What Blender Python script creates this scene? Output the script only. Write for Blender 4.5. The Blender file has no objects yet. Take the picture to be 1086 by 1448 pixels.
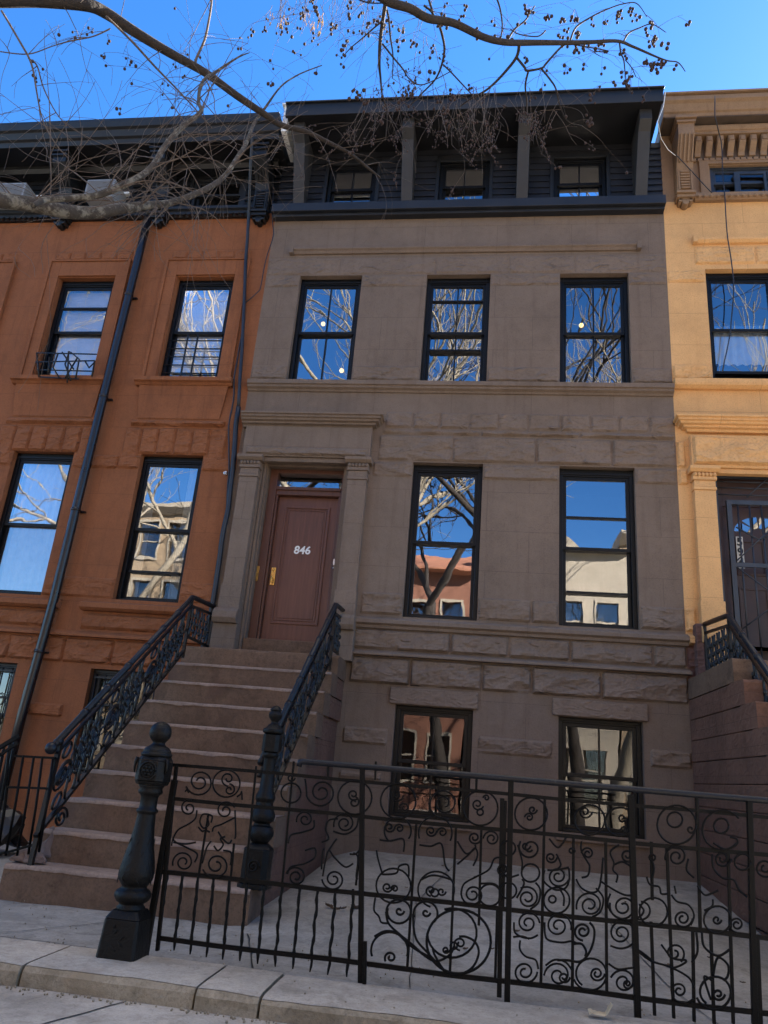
import bpy, bmesh, math, random
from mathutils import Vector, Matrix, noise
import numpy as np

RND = random.Random(7)
scene = bpy.context.scene
COL = scene.collection

# ------------------------------------------------------------------ camera
IW, IH, FPX = 1086.0, 1448.0, 1061.0255
PIT, YAW, ROL = math.radians(19.16835), math.radians(-8.53670), math.radians(4.87038)
CAM = Vector((0, -9, 1.3))
_cy, _sy, _cp, _sp = math.cos(YAW), math.sin(YAW), math.cos(PIT), math.sin(PIT)
FWD = Vector((_sy*_cp, _cy*_cp, _sp))
_rt = Vector((_cy, -_sy, 0)); _up = _rt.cross(FWD)
CR = _rt*math.cos(ROL) + _up*math.sin(ROL)
CU = -_rt*math.sin(ROL) + _up*math.cos(ROL)

def at(u, v, y):
    """measured point of the photograph -> world point on the plane of depth y"""
    d = FWD + CR*((u-IW/2)/FPX) - CU*((v-IH/2)/FPX)
    return CAM + d*((y-CAM.y)/d.y)

cd = bpy.data.cameras.new("camera")
cam = bpy.data.objects.new("camera", cd); COL.objects.link(cam)
cd.sensor_fit = 'VERTICAL'; cd.sensor_height = 36.0; cd.lens = FPX/IH*36.0
cd.clip_start = 0.05; cd.clip_end = 500
M = Matrix((CR, CU, -FWD)).transposed().to_4x4(); M.translation = CAM
cam.matrix_world = M
scene.camera = cam

# ------------------------------------------------------------------ materials
MATS = {}
def new_mat(name):
    m = bpy.data.materials.new(name); m.use_nodes = True
    nt = m.node_tree; nt.nodes.clear()
    out = nt.nodes.new('ShaderNodeOutputMaterial')
    b = nt.nodes.new('ShaderNodeBsdfPrincipled')
    nt.links.new(b.outputs[0], out.inputs[0])
    MATS[name] = m
    return m, nt, b, out
def N(nt, t, **kw):
    n = nt.nodes.new(t)
    for k, v in kw.items():
        if k.startswith('i_'): n.inputs[k[2:].replace('_', ' ')].default_value = v
        else: setattr(n, k, v)
    return n
def ramp(nt, src, stops):
    r = nt.nodes.new('ShaderNodeValToRGB'); e = r.color_ramp.elements
    while len(e) < len(stops): e.new(0.5)
    for el, (p, c) in zip(e, stops): el.position = p; el.color = (*c, 1)
    nt.links.new(src, r.inputs[0]); return r
def mixc(nt, fac, a, b, mode='MIX'):
    m = nt.nodes.new('ShaderNodeMix'); m.data_type = 'RGBA'; m.blend_type = mode
    for s, i in ((fac, 0), (a, 6), (b, 7)):
        if isinstance(s, (int, float)): m.inputs[i].default_value = s
        elif isinstance(s, tuple): m.inputs[i].default_value = (*s, 1)
        else: nt.links.new(s, m.inputs[i])
    return m.outputs[2]
def sc3(c, k): return tuple(min(1, x*k) for x in c)

def stone(name, c, rough=.85, joints=None, stain=(.62, .55, .5), stain_amt=.35, bump=.35, fine=60, stretch=True, var=.16, patch=None, chisel=0., mottle=0.):
    m, nt, b, out = new_mat(name)
    tc = N(nt, 'ShaderNodeTexCoord')
    mp = N(nt, 'ShaderNodeMapping'); nt.links.new(tc.outputs['Object'], mp.inputs[0])
    n1 = N(nt, 'ShaderNodeTexNoise', i_Scale=1.3, i_Detail=6, i_Roughness=.62); nt.links.new(mp.outputs[0], n1.inputs[0])
    n2 = N(nt, 'ShaderNodeTexNoise', i_Scale=9, i_Detail=5, i_Roughness=.7); nt.links.new(mp.outputs[0], n2.inputs[0])
    n3 = N(nt, 'ShaderNodeTexNoise', i_Scale=fine, i_Detail=3, i_Roughness=.7); nt.links.new(mp.outputs[0], n3.inputs[0])
    base = ramp(nt, n1.outputs[0], [(.28, sc3(c, 1-var*1.3)), (.5, c), (.72, sc3(c, 1+var))])
    col = mixc(nt, .3, base.outputs[0], ramp(nt, n2.outputs[0], [(.3, sc3(c, 1-var)), (.7, sc3(c, 1+var))]).outputs[0])
    col = mixc(nt, .75, col, ramp(nt, n3.outputs[0], [(.32, (.72, .72, .72)), (.5, (1, 1, 1)), (.7, (1.0, 1.0, 1.0))]).outputs[0], 'MULTIPLY')
    if mottle:
        n8 = N(nt, 'ShaderNodeTexNoise', i_Scale=26, i_Detail=6, i_Roughness=.75, i_Distortion=.5); nt.links.new(mp.outputs[0], n8.inputs[0])
        col = mixc(nt, mottle, col, ramp(nt, n8.outputs[0], [(.3, (.45, .43, .4)), (.5, (.95, .95, .95)), (.66, (1, 1, 1)), (.8, (1.0, .98, .94))]).outputs[0], 'MULTIPLY')
        n9 = N(nt, 'ShaderNodeTexNoise', i_Scale=3.4, i_Detail=5, i_Roughness=.7, i_Distortion=.8); nt.links.new(mp.outputs[0], n9.inputs[0])
        col = mixc(nt, mottle, col, ramp(nt, n9.outputs[0], [(.34, (.5, .48, .44)), (.5, (1, 1, 1))]).outputs[0], 'MULTIPLY')
    # rain streaks: noise stretched in z
    mp2 = N(nt, 'ShaderNodeMapping'); mp2.inputs['Scale'].default_value = (5, 5, .35); nt.links.new(tc.outputs['Object'], mp2.inputs[0])
    n4 = N(nt, 'ShaderNodeTexNoise', i_Scale=1.6, i_Detail=5, i_Roughness=.65); nt.links.new(mp2.outputs[0], n4.inputs[0])
    st = ramp(nt, n4.outputs[0], [(.52, (0, 0, 0)), (.75, (stain_amt,)*3)])
    sx = N(nt, 'ShaderNodeSeparateColor'); nt.links.new(st.outputs[0], sx.inputs[0])
    col = mixc(nt, sx.outputs[0], col, tuple(c[i]*stain[i] for i in range(3)))
    if patch:
        n5 = N(nt, 'ShaderNodeTexNoise', i_Scale=2.3, i_Detail=4, i_Roughness=.6); nt.links.new(mp.outputs[0], n5.inputs[0])
        pr = ramp(nt, n5.outputs[0], [(.56, (0, 0, 0)), (.66, (.7,)*3)])
        s2 = N(nt, 'ShaderNodeSeparateColor'); nt.links.new(pr.outputs[0], s2.inputs[0])
        col = mixc(nt, s2.outputs[0], col, patch)
    # small nicks
    v = N(nt, 'ShaderNodeTexVoronoi', i_Scale=23.); nt.links.new(mp.outputs[0], v.inputs[0])
    nk = ramp(nt, v.outputs[0], [(.03, (.55,)*3), (.09, (0, 0, 0))])
    s3 = N(nt, 'ShaderNodeSeparateColor'); nt.links.new(nk.outputs[0], s3.inputs[0])
    mm = N(nt, 'ShaderNodeMath', operation='MULTIPLY'); nt.links.new(s3.outputs[0], mm.inputs[0]); nt.links.new(n2.outputs[0], mm.inputs[1])
    col = mixc(nt, mm.outputs[0], col, sc3(c, .55))
    h = N(nt, 'ShaderNodeMath', operation='MULTIPLY_ADD'); h.inputs[1].default_value = .45
    nt.links.new(n3.outputs[0], h.inputs[0]); nt.links.new(n2.outputs[0], h.inputs[2])
    hh = h.outputs[0]
    if joints:
        w, rh, off = joints
        cx = N(nt, 'ShaderNodeSeparateXYZ'); nt.links.new(tc.outputs['Object'], cx.inputs[0])
        cc = N(nt, 'ShaderNodeCombineXYZ')
        nt.links.new(cx.outputs[0], cc.inputs[0]); nt.links.new(cx.outputs[2], cc.inputs[1])
        # waver the joints a little
        nw = N(nt, 'ShaderNodeTexNoise', i_Scale=5.); nt.links.new(mp.outputs[0], nw.inputs[0])
        ad = N(nt, 'ShaderNodeVectorMath', operation='MULTIPLY_ADD'); ad.inputs[1].default_value = (.012, .012, 0)
        nt.links.new(nw.outputs['Color'], ad.inputs[0]); nt.links.new(cc.outputs[0], ad.inputs[2])
        br = N(nt, 'ShaderNodeTexBrick', offset=.5, i_Scale=1., i_Mortar_Size=.0035, i_Mortar_Smooth=.2)
        br.inputs['Brick Width'].default_value = w; br.inputs['Row Height'].default_value = rh
        of = N(nt, 'ShaderNodeVectorMath', operation='ADD'); of.inputs[1].default_value = (off[0], off[1], 0)
        nt.links.new(ad.outputs[0], of.inputs[0]); nt.links.new(of.outputs[0], br.inputs['Vector'])
        jm = N(nt, 'ShaderNodeMath', operation='MULTIPLY'); jm.inputs[1].default_value = .5
        nt.links.new(br.outputs['Fac'], jm.inputs[0])
        col = mixc(nt, jm.outputs[0], col, sc3(c, .45))
        h2 = N(nt, 'ShaderNodeMath', operation='MULTIPLY_ADD'); h2.inputs[1].default_value = -1.2
        nt.links.new(br.outputs['Fac'], h2.inputs[0]); nt.links.new(hh, h2.inputs[2]); hh = h2.outputs[0]
    bp = N(nt, 'ShaderNodeBump', i_Strength=bump, i_Distance=.012); nt.links.new(hh, bp.inputs['Height'])
    if chisel:
        mp3 = N(nt, 'ShaderNodeMapping'); mp3.inputs['Scale'].default_value = (3.2, 3.2, 6.5); mp3.inputs['Rotation'].default_value = (0, .35, 0); nt.links.new(tc.outputs['Object'], mp3.inputs[0])
        n7 = N(nt, 'ShaderNodeTexNoise', i_Scale=1.4, i_Detail=3, i_Roughness=.5, i_Distortion=1.6); n7.noise_type = 'RIDGED_MULTIFRACTAL'; nt.links.new(mp3.outputs[0], n7.inputs[0])
        b2 = N(nt, 'ShaderNodeBump', i_Strength=chisel, i_Distance=.03); nt.links.new(n7.outputs[0], b2.inputs['Height']); nt.links.new(bp.outputs[0], b2.inputs['Normal']); bp = b2
    nt.links.new(col, b.inputs['Base Color']); nt.links.new(bp.outputs[0], b.inputs['Normal'])
    b.inputs['Roughness'].default_value = rough
    b.inputs['Specular IOR Level'].default_value = .3
    return m

def paint(name, c, rough=.4, bump=.15, scale=40, var=.25, spec=.5, rust=None, metal=0.):
    m, nt, b, out = new_mat(name)
    tc = N(nt, 'ShaderNodeTexCoord')
    n1 = N(nt, 'ShaderNodeTexNoise', i_Scale=scale, i_Detail=4, i_Roughness=.65); nt.links.new(tc.outputs['Object'], n1.inputs[0])
    n2 = N(nt, 'ShaderNodeTexNoise', i_Scale=scale*.17, i_Detail=4); nt.links.new(tc.outputs['Object'], n2.inputs[0])
    col = ramp(nt, n2.outputs[0], [(.3, sc3(c, 1-var)), (.7, sc3(c, 1+var))]).outputs[0]
    if rust:
        r = ramp(nt, n1.outputs[0], [(.60, (0, 0, 0)), (.72, (.8,)*3)])
        s = N(nt, 'ShaderNodeSeparateColor'); nt.links.new(r.outputs[0], s.inputs[0])
        col = mixc(nt, s.outputs[0], col, rust)
    rr = N(nt, 'ShaderNodeMapRange'); rr.inputs[3].default_value = rough*.75; rr.inputs[4].default_value = min(1, rough*1.3)
    nt.links.new(n2.outputs[0], rr.inputs[0]); nt.links.new(rr.outputs[0], b.inputs['Roughness'])
    bp = N(nt, 'ShaderNodeBump', i_Strength=bump, i_Distance=.006); nt.links.new(n1.outputs[0], bp.inputs['Height'])
    nt.links.new(col, b.inputs['Base Color']); nt.links.new(bp.outputs[0], b.inputs['Normal'])
    b.inputs['Specular IOR Level'].default_value = spec; b.inputs['Metallic'].default_value = metal
    return m

BROWN = (.188, .135, .1); ORANGE = (.262, .093, .036); YELLOW = (.67, .375, .155)
stone('brown_stone', BROWN, joints=(1.05, .52, (0, 0.09)), bump=.5, stain=(.6, .56, .54), stain_amt=.55, mottle=.16)
stone('brown_rough', sc3(BROWN, 1.0), bump=.55, fine=35, chisel=1.0)
stone('orange_stone', ORANGE, joints=(1.3, .50, (.3, 0.11)), bump=.4, stain=(.55, .52, .55), stain_amt=.7, mottle=.2)
stone('orange_rough', sc3(ORANGE, .97), bump=.55, fine=35, chisel=1.0, stain_amt=.5)
stone('yellow_stone', YELLOW, joints=(1.1, .49, (.2, 0.1)), bump=.4, stain=(.7, .66, .6), stain_amt=.3)
stone('yellow_rough', YELLOW, bump=.5, fine=35, chisel=1.0)
stone('yellow_cornice', (.255, .158, .088), bump=.3, rough=.6, stain=(.55, .5, .5), stain_amt=.5)
stone('bare_stone', (.135, .072, .058), bump=.55, fine=30, chisel=1.0)
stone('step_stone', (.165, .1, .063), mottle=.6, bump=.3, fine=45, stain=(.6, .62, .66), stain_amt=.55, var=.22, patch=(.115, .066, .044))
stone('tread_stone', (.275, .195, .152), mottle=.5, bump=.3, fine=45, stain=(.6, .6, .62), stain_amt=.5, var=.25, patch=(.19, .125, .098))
stone('side_stone', (.165, .082, .053), mottle=.4, chisel=.35, bump=.45, fine=30, var=.22, joints=(1.2, .234, (0, .05)))
stone('paving', (.42, .365, .30), mottle=.55, bump=.5, fine=80, stain=(.55, .52, .5), stain_amt=.5, var=.3, patch=(.28, .235, .19))
stone('yard_concrete', (.285, .262, .232), mottle=.6, bump=.55, fine=60, stain=(.6, .56, .52), stain_amt=.4, var=.32, patch=(.19, .172, .15))
stone('ledge_stone', (.30, .24, .165), mottle=.7, bump=.8, fine=55, stain=(.5, .47, .42), stain_amt=.6, var=.3, patch=(.24, .18, .115))
stone('asphalt', (.10, .098, .095), bump=.4, fine=120)
stone('far_brick', (.22, .1, .065), joints=(.25, .09, (0, 0)), bump=.3)
stone('far_cream', (.36, .31, .24), joints=(.9, .4, (0, 0)), bump=.3)
stone('far_tan', (.3, .22, .14), joints=(.9, .4, (0, 0)), bump=.3)
stone('clay_tile', (.34, .15, .09), bump=.5)
paint('black_iron', (.003, .0031, .0036), rough=.36, bump=.3, scale=55, rust=(.014, .011, .009), spec=.4)
paint('fence_iron', (.0030, .0027, .0024), rough=.46, bump=.5, scale=70, rust=(.018, .013, .009), spec=.13)
paint('handrail_paint', (.0055, .0068, .0105), rough=.36, bump=.6, scale=45, rust=(.03, .03, .034), spec=.32)
paint('newel_iron', (.0052, .0045, .0038), rough=.46, bump=.9, scale=42, rust=(.014, .0105, .007), spec=.2)
paint('window_black', (.0022, .0025, .003), rough=.42, bump=.05, spec=.28)
paint('attic_black', (.0055, .0060, .0075), rough=.5, bump=.12, scale=25)
paint('siding_black', (.0125, .014, .0185), rough=.5, bump=.12, scale=25)
paint('attic_grey', (.024, .0235, .025), rough=.55, bump=.12, scale=25)
paint('old_black', (.0038, .0041, .0048), rough=.5, bump=.25, scale=30)
paint('pipe_paint', (.008, .0077, .0098), rough=.3, bump=.15, scale=20, rust=(.05, .03, .024))
paint('cable_rubber', (.012, .014, .02), rough=.45, bump=.1)
paint('brass', (.75, .48, .14), rough=.25, bump=.02, metal=1., rust=None, var=.08)
paint('chrome', (.7, .7, .7), rough=.25, bump=.02, metal=1., var=.05)
paint('white_paint', (.84, .84, .82), rough=.5, bump=.05, var=.04)
paint('blind_fabric', (.78, .78, .76), rough=.8, bump=.05, var=.1)
paint('curtain_cloth', (.52, .53, .52), rough=.9, bump=.1, var=.1)
paint('cream_blind', (.62, .54, .36), rough=.8, bump=.05, var=.1)
paint('appliance', (.24, .25, .26), rough=.45, bump=.05, var=.08)
paint('interior', (.045, .042, .04), rough=.9, bump=.05, var=.15)
paint('interior_light', (.30, .24, .15), rough=.9, bump=.05, var=.25)
paint('dark_wood', (.085, .058, .04), rough=.8)  # brown with the soffit's shade put into the colour
paint('gate_iron', (.028, .034, .045), rough=.4, bump=.2, scale=40)
paint('door_brown', (.055, .028, .024), rough=.45, bump=.2, scale=20)
paint('paper', (.45, .37, .25), rough=.9, bump=.3)
paint('dry_leaf', (.075, .05, .032), rough=.9, bump=.4)
paint('rubble', (.16, .11, .09), rough=.95, bump=.8, scale=25)
paint('bag_plastic', (.006, .006, .007), rough=.4, bump=.6, scale=18)
paint('seed', (.042, .022, .016), rough=.8, bump=.6, scale=90)
paint('dry_pod', (.33, .20, .07), rough=.8, bump=.4)
paint('label_white', (.7, .68, .6), rough=.5, bump=.02, var=.05)

def wood(name, c):
    m, nt, b, out = new_mat(name)
    tc = N(nt, 'ShaderNodeTexCoord'); mp = N(nt, 'ShaderNodeMapping'); mp.inputs['Scale'].default_value = (14, 14, .9)
    nt.links.new(tc.outputs['Object'], mp.inputs[0])
    n1 = N(nt, 'ShaderNodeTexNoise', i_Scale=2.5, i_Detail=7, i_Roughness=.65, i_Distortion=.4); nt.links.new(mp.outputs[0], n1.inputs[0])
    n2 = N(nt, 'ShaderNodeTexNoise', i_Scale=1.5, i_Detail=3); nt.links.new(tc.outputs['Object'], n2.inputs[0])
    a = ramp(nt, n1.outputs[0], [(.25, sc3(c, .55)), (.5, c), (.75, sc3(c, 1.45))])
    col = mixc(nt, .35, a.outputs[0], ramp(nt, n2.outputs[0], [(.3, sc3(c, .7)), (.7, sc3(c, 1.3))]).outputs[0])
    bp = N(nt, 'ShaderNodeBump', i_Strength=.15, i_Distance=.004); nt.links.new(n1.outputs[0], bp.inputs['Height'])
    nt.links.new(col, b.inputs['Base Color']); nt.links.new(bp.outputs[0], b.inputs['Normal'])
    b.inputs['Roughness'].default_value = .42; b.inputs['Specular IOR Level'].default_value = .45
wood('door_wood', (.130, .050, .031)); wood('jamb_wood', (.095, .036, .021))

def bark(name, c, lichen=None):
    m, nt, b, out = new_mat(name)
    tc = N(nt, 'ShaderNodeTexCoord')
    n1 = N(nt, 'ShaderNodeTexNoise', i_Scale=14, i_Detail=6, i_Roughness=.7); nt.links.new(tc.outputs['Object'], n1.inputs[0])
    n2 = N(nt, 'ShaderNodeTexNoise', i_Scale=11, i_Detail=6, i_Roughness=.7); nt.links.new(tc.outputs['Object'], n2.inputs[0])
    col = ramp(nt, n1.outputs[0], [(.3, sc3(c, .5)), (.6, c), (.8, sc3(c, 1.5))]).outputs[0]
    if lichen:
        r = ramp(nt, n2.outputs[0], [(.50, (0, 0, 0)), (.60, (.8,)*3)]); s = N(nt, 'ShaderNodeSeparateColor'); nt.links.new(r.outputs[0], s.inputs[0])
        col = mixc(nt, s.outputs[0], col, lichen)
    bp = N(nt, 'ShaderNodeBump', i_Strength=.7, i_Distance=.02); nt.links.new(n1.outputs[0], bp.inputs['Height'])
    nt.links.new(col, b.inputs['Base Color']); nt.links.new(bp.outputs[0], b.inputs['Normal'])
    b.inputs['Roughness'].default_value = .85
bark('bark', (.036, .026, .019)); bark('bark_lichen', (.055, .042, .03), (.21, .19, .15)); bark('twig', (.13, .098, .078)); bark('pale_bark', (.30, .25, .18))

def glass(name, refl, tint, wob=.5, rough=0.):
    m = bpy.data.materials.new(name); m.use_nodes = True; nt = m.node_tree; nt.nodes.clear(); MATS[name] = m
    out = nt.nodes.new('ShaderNodeOutputMaterial')
    tc = N(nt, 'ShaderNodeTexCoord'); n1 = N(nt, 'ShaderNodeTexNoise', i_Scale=2.6, i_Detail=1.5); nt.links.new(tc.outputs['Object'], n1.inputs[0])
    bp = N(nt, 'ShaderNodeBump', i_Strength=wob, i_Distance=.012); nt.links.new(n1.outputs[0], bp.inputs['Height'])
    g = N(nt, 'ShaderNodeBsdfGlossy'); g.inputs['Color'].default_value = (.93, .95, 1, 1); g.inputs['Roughness'].default_value = rough
    nt.links.new(bp.outputs[0], g.inputs['Normal'])
    t = N(nt, 'ShaderNodeBsdfTransparent'); t.inputs['Color'].default_value = (*tint, 1)
    fr = N(nt, 'ShaderNodeFresnel', i_IOR=1.5)
    ma = N(nt, 'ShaderNodeMath', operation='MULTIPLY_ADD'); ma.inputs[1].default_value = .8; ma.inputs[2].default_value = refl; ma.use_clamp = True
    nt.links.new(fr.outputs[0], ma.inputs[0])
    mx = nt.nodes.new('ShaderNodeMixShader'); nt.links.new(ma.outputs[0], mx.inputs[0]); nt.links.new(t.outputs[0], mx.inputs[1]); nt.links.new(g.outputs[0], mx.inputs[2])
    nt.links.new(mx.outputs[0], out.inputs[0])
glass('pane_glass', .27, (.8, .85, .88), .07); glass('clear_glass', .07, (.85, .88, .9), .07); glass('dull_glass', .20, (.85, .87, .9), .12)

def emit(name, c, s):
    m = bpy.data.materials.new(name); m.use_nodes = True; nt = m.node_tree; nt.nodes.clear(); MATS[name] = m
    out = nt.nodes.new('ShaderNodeOutputMaterial'); e = N(nt, 'ShaderNodeEmission'); e.inputs[0].default_value = (*c, 1); e.inputs[1].default_value = s
    nt.links.new(e.outputs[0], out.inputs[0])
emit('bulb_glow', (1, .62, .22), .55)
emit('lamp_shade_glow', (1, .62, .25), .9)

# ------------------------------------------------------------------ mesh building
ORI = {}
class MB:
    def __init__(s): s.v = []; s.f = []; s.sm = []
    def add(s, vs, fs, smooth=False):
        o = len(s.v); s.v += [tuple(p) for p in vs]
        for f in fs: s.f.append(tuple(i+o for i in f)); s.sm.append(smooth)
        return s
    def box(s, x0, x1, y0, y1, z0, z1):
        v = [(x, y, z) for z in (z0, z1) for y in (y0, y1) for x in (x0, x1)]
        return s.add(v, [(0, 2, 3, 1), (4, 5, 7, 6), (0, 1, 5, 4), (2, 6, 7, 3), (0, 4, 6, 2), (1, 3, 7, 5)])
    def prism(s, prof, x0, x1):               # profile in (y,z), swept along x
        n = len(prof); v = [(x0, y, z) for y, z in prof] + [(x1, y, z) for y, z in prof]
        f = [(i, (i+1) % n, n+(i+1) % n, n+i) for i in range(n)] + [tuple(range(n-1, -1, -1)), tuple(range(n, 2*n))]
        return s.add(v, f)
    def prism_z(s, prof, z0, z1, k1=1., c=(0, 0)):  # profile in (x,y), swept up
        n = len(prof); v = [(x, y, z0) for x, y in prof] + [(c[0]+(x-c[0])*k1, c[1]+(y-c[1])*k1, z1) for x, y in prof]
        f = [(i, (i+1) % n, n+(i+1) % n, n+i) for i in range(n)] + [tuple(range(n-1, -1, -1)), tuple(range(n, 2*n))]
        return s.add(v, f)
    def moulding(s, prof, x0, x1, left=True):  # profile (proud, z) with mitred returns to y=0
        n = len(prof); L = []; 
        rows = [[(x0-p if left else x0, 0.0, z) for p, z in prof], [(x0-p if left else x0, -p, z) for p, z in prof], [(x1+p, -p, z) for p, z in prof], [(x1+p, 0.0, z) for p, z in prof]]
        v = [q for r in rows for q in r]
        f = [(r*n+i, r*n+i+1, (r+1)*n+i+1, (r+1)*n+i) for r in range(3) for i in range(n-1)]
        f += [(0, n, 2*n, 3*n), (n-1, 2*n-1, 3*n-1, 4*n-1)]
        return s.add(v, f)
    def tube(s, pts, r, k=6, cap=True, smooth=True):
        pts = [Vector(p) for p in pts]; n = len(pts)
        if n < 2: return s
        rs = r if isinstance(r, (list, tuple)) else [r]*n
        t0 = (pts[1]-pts[0]).normalized(); a = Vector((0, 0, 1)) if abs(t0.z) < .9 else Vector((1, 0, 0))
        nn = t0.cross(a).normalized(); v = []; f = []
        for i, p in enumerate(pts):
            t = (pts[min(i+1, n-1)]-pts[max(i-1, 0)])
            t = t.normalized() if t.length > 1e-9 else t0
            nn = (nn - t*nn.dot(t)); nn = nn.normalized() if nn.length > 1e-6 else t.orthogonal().normalized()
            bb = t.cross(nn)
            for j in range(k):
                q = 2*math.pi*j/k; v.append(p + (nn*math.cos(q)+bb*math.sin(q))*rs[i])
        for i in range(n-1):
            for j in range(k):
                f.append((i*k+j, i*k+(j+1) % k, (i+1)*k+(j+1) % k, (i+1)*k+j))
        if cap: f += [tuple(range(k-1, -1, -1)), tuple(range((n-1)*k, n*k))]
        return s.add(v, f, smooth)
    def bar(s, a, b, w, d):                   # square bar between two points, w across, d deep (y)
        a, b = Vector(a), Vector(b); t = (b-a).normalized(); q = Vector((0, 1, 0))
        if abs(t.y) > .95: q = Vector((1, 0, 0))
        sx = t.cross(q).normalized()*w/2; sy = sx.cross(t).normalized()*d/2
        v = [p+e for p in (a, b) for e in (-sx-sy, sx-sy, sx+sy, -sx+sy)]
        return s.add(v, [(0, 1, 2, 3), (7, 6, 5, 4), (0, 4, 5, 1), (1, 5, 6, 2), (2, 6, 7, 3), (3, 7, 4, 0)])
    def lathe(s, prof, c, n=20, smooth=True):
        v = []; f = []
        for r, z in prof:
            for j in range(n):
                q = 2*math.pi*j/n; v.append((c[0]+r*math.cos(q), c[1]+r*math.sin(q), c[2]+z))
        m = len(prof)
        for i in range(m-1):
            for j in range(n): f.append((i*n+j, i*n+(j+1) % n, (i+1)*n+(j+1) % n, (i+1)*n+j))
        f += [tuple(range(n-1, -1, -1)), tuple(range((m-1)*n, m*n))]
        return s.add(v, f, smooth)
    def ball(s, c, r, n=8, sq=1.):
        prof = [(max(1e-4, r*math.sin(math.pi*i/n)), -r*sq*math.cos(math.pi*i/n)) for i in range(n+1)]
        return s.lathe(prof, c, max(6, n+2))
    def build(s, name, mat, parent=None, bevel=0., loc=None):
        off = ORI.get(parent.name, Vector()) if parent else (Vector(loc) if loc else Vector())
        me = bpy.data.meshes.new(name)
        me.from_pydata([(p[0]-off.x, p[1]-off.y, p[2]-off.z) for p in s.v], [], s.f)
        me.polygons.foreach_set('use_smooth', s.sm); me.update()
        bm = bmesh.new(); bm.from_mesh(me); bmesh.ops.recalc_face_normals(bm, faces=bm.faces); bm.to_mesh(me); bm.free()
        o = bpy.data.objects.new(name, me); COL.objects.link(o)
        me.materials.append(MATS[mat])
        if parent: o.parent = parent; ORI[o.name] = off
        else:
            o.location = off; ORI[o.name] = off
        if bevel:
            b = o.modifiers.new('bevel', 'BEVEL'); b.width = bevel; b.segments = 2; b.limit_method = 'ANGLE'; b.angle_limit = .6
        return o

def thing(name, loc, label, cat, group=None):
    o = bpy.data.objects.new(name, None); COL.objects.link(o); o.location = loc; o.empty_display_size = .2
    ORI[o.name] = Vector(loc); tag(o, label, cat, group); return o
def tag(o, label, cat, group=None):
    o['label'] = label; o['category'] = cat
    if group: o['group'] = group
    return o
def struct(o): o['kind'] = 'structure'; return o

# rock-faced stone block standing proud of a wall
def fr(p): return noise.fractal(p, .9, 2.1, 5)
def rock(mb, x0, x1, z0, z1, amp=.04, y=0., cell=.025, seed=0., gap=.0065):
    x0 += gap; x1 -= gap; z0 += gap; z1 -= gap
    nx = max(3, int((x1-x0)/cell)); nz = max(3, int((z1-z0)/cell)); v = []; f = []
    tilt = RND.uniform(-.25, .25); tz = RND.uniform(-.35, .2)
    for j in range(nz+1):
        for i in range(nx+1):
            x = x0+(x1-x0)*i/nx; z = z0+(z1-z0)*j/nz
            e = min(1., min(x-x0, x1-x)/.028, min(z-z0, z1-z)/.024); e = max(0., e)**.7
            p = Vector((x*1.0+seed, z*1.6+seed*3, seed))
            w = fr(p*1.7)*.35
            q = Vector((x*2.4+w, z*5.0+w*1.4, seed))
            a = abs(noise.noise(q))*1.3 + .35*abs(noise.noise(q*2.3)) + .14*noise.noise(q*6.)
            a = .9-a + tilt*((x-x0)/(x1-x0)-.5) + tz*((z-z0)/(z1-z0)-.5)
            v.append((x, y-.002-amp*e*max(.12, .24+.80*a), z))
    W = nx+1
    for j in range(nz):
        for i in range(nx): f.append((j*W+i, j*W+i+1, (j+1)*W+i+1, (j+1)*W+i))
    # skirts back into the wall
    o = len(v); ring = [i for i in range(W)] + [j*W+nx for j in range(1, nz+1)] + [nz*W+i for i in range(nx-1, -1, -1)] + [j*W for j in range(nz-1, 0, -1)]
    for r in ring: v.append((v[r][0], y+.02, v[r][2]))
    m = len(ring)
    for k in range(m): f.append((ring[k], ring[(k+1) % m], o+(k+1) % m, o+k))
    mb.add(v, f, False)
def rock_row(mb, x0, x1, z0, z1, wmin, wmax, amp, y=0., cell=.025, skip=()):
    x = x0
    while x < x1-.01:
        w = RND.uniform(wmin, wmax); xe = x+w
        if x1-xe < wmin*.6: xe = x1
        segs = [(x, xe)]
        for a, b in skip:
            ns = []
            for p, q in segs:
                if b <= p or a >= q: ns.append((p, q))
                else:
                    if p < a: ns.append((p, a))
                    if q > b: ns.append((b, q))
            segs = ns
        for p, q in segs:
            if q-p > .06: rock(mb, p, q, z0, z1, amp, y, cell, RND.uniform(0, 90))
        x = xe
def rough_row(house, mat, x0, x1, z0, z1, wmin, wmax, amp, skip=()):
    xs = [x0]
    for a, b in sorted(skip): xs += [a, b]
    xs.append(x1)
    for a, b in zip(xs[::2], xs[1::2]):
        if b-a > .06:
            r = MB(); rock_row(r, a, b, z0, z1, wmin, wmax, amp); r.build('rough_course', mat, house)
def wall_grid(mb, x0, x1, z0, z1, holes, y=0., depth=.30):
    xs = sorted({x0, x1, *[h[i] for h in holes for i in (0, 1)]}); zs = sorted({z0, z1, *[h[i] for h in holes for i in (2, 3)]})
    for i in range(len(xs)-1):
        for j in range(len(zs)-1):
            cx, cz = (xs[i]+xs[i+1])/2, (zs[j]+zs[j+1])/2
            if any(h[0] < cx < h[1] and h[2] < cz < h[3] for h in holes): continue
            mb.add([(xs[i], y, zs[j]), (xs[i+1], y, zs[j]), (xs[i+1], y, zs[j+1]), (xs[i], y, zs[j+1])], [(0, 1, 2, 3)])
    for a, b, c, d in holes:
        e = y+depth
        mb.add([(a, y, c), (b, y, c), (b, y, d), (a, y, d), (a, e, c), (b, e, c), (b, e, d), (a, e, d)],
               [(0, 4, 5, 1), (1, 5, 6, 2), (2, 6, 7, 3), (3, 7, 4, 0)])

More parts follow.
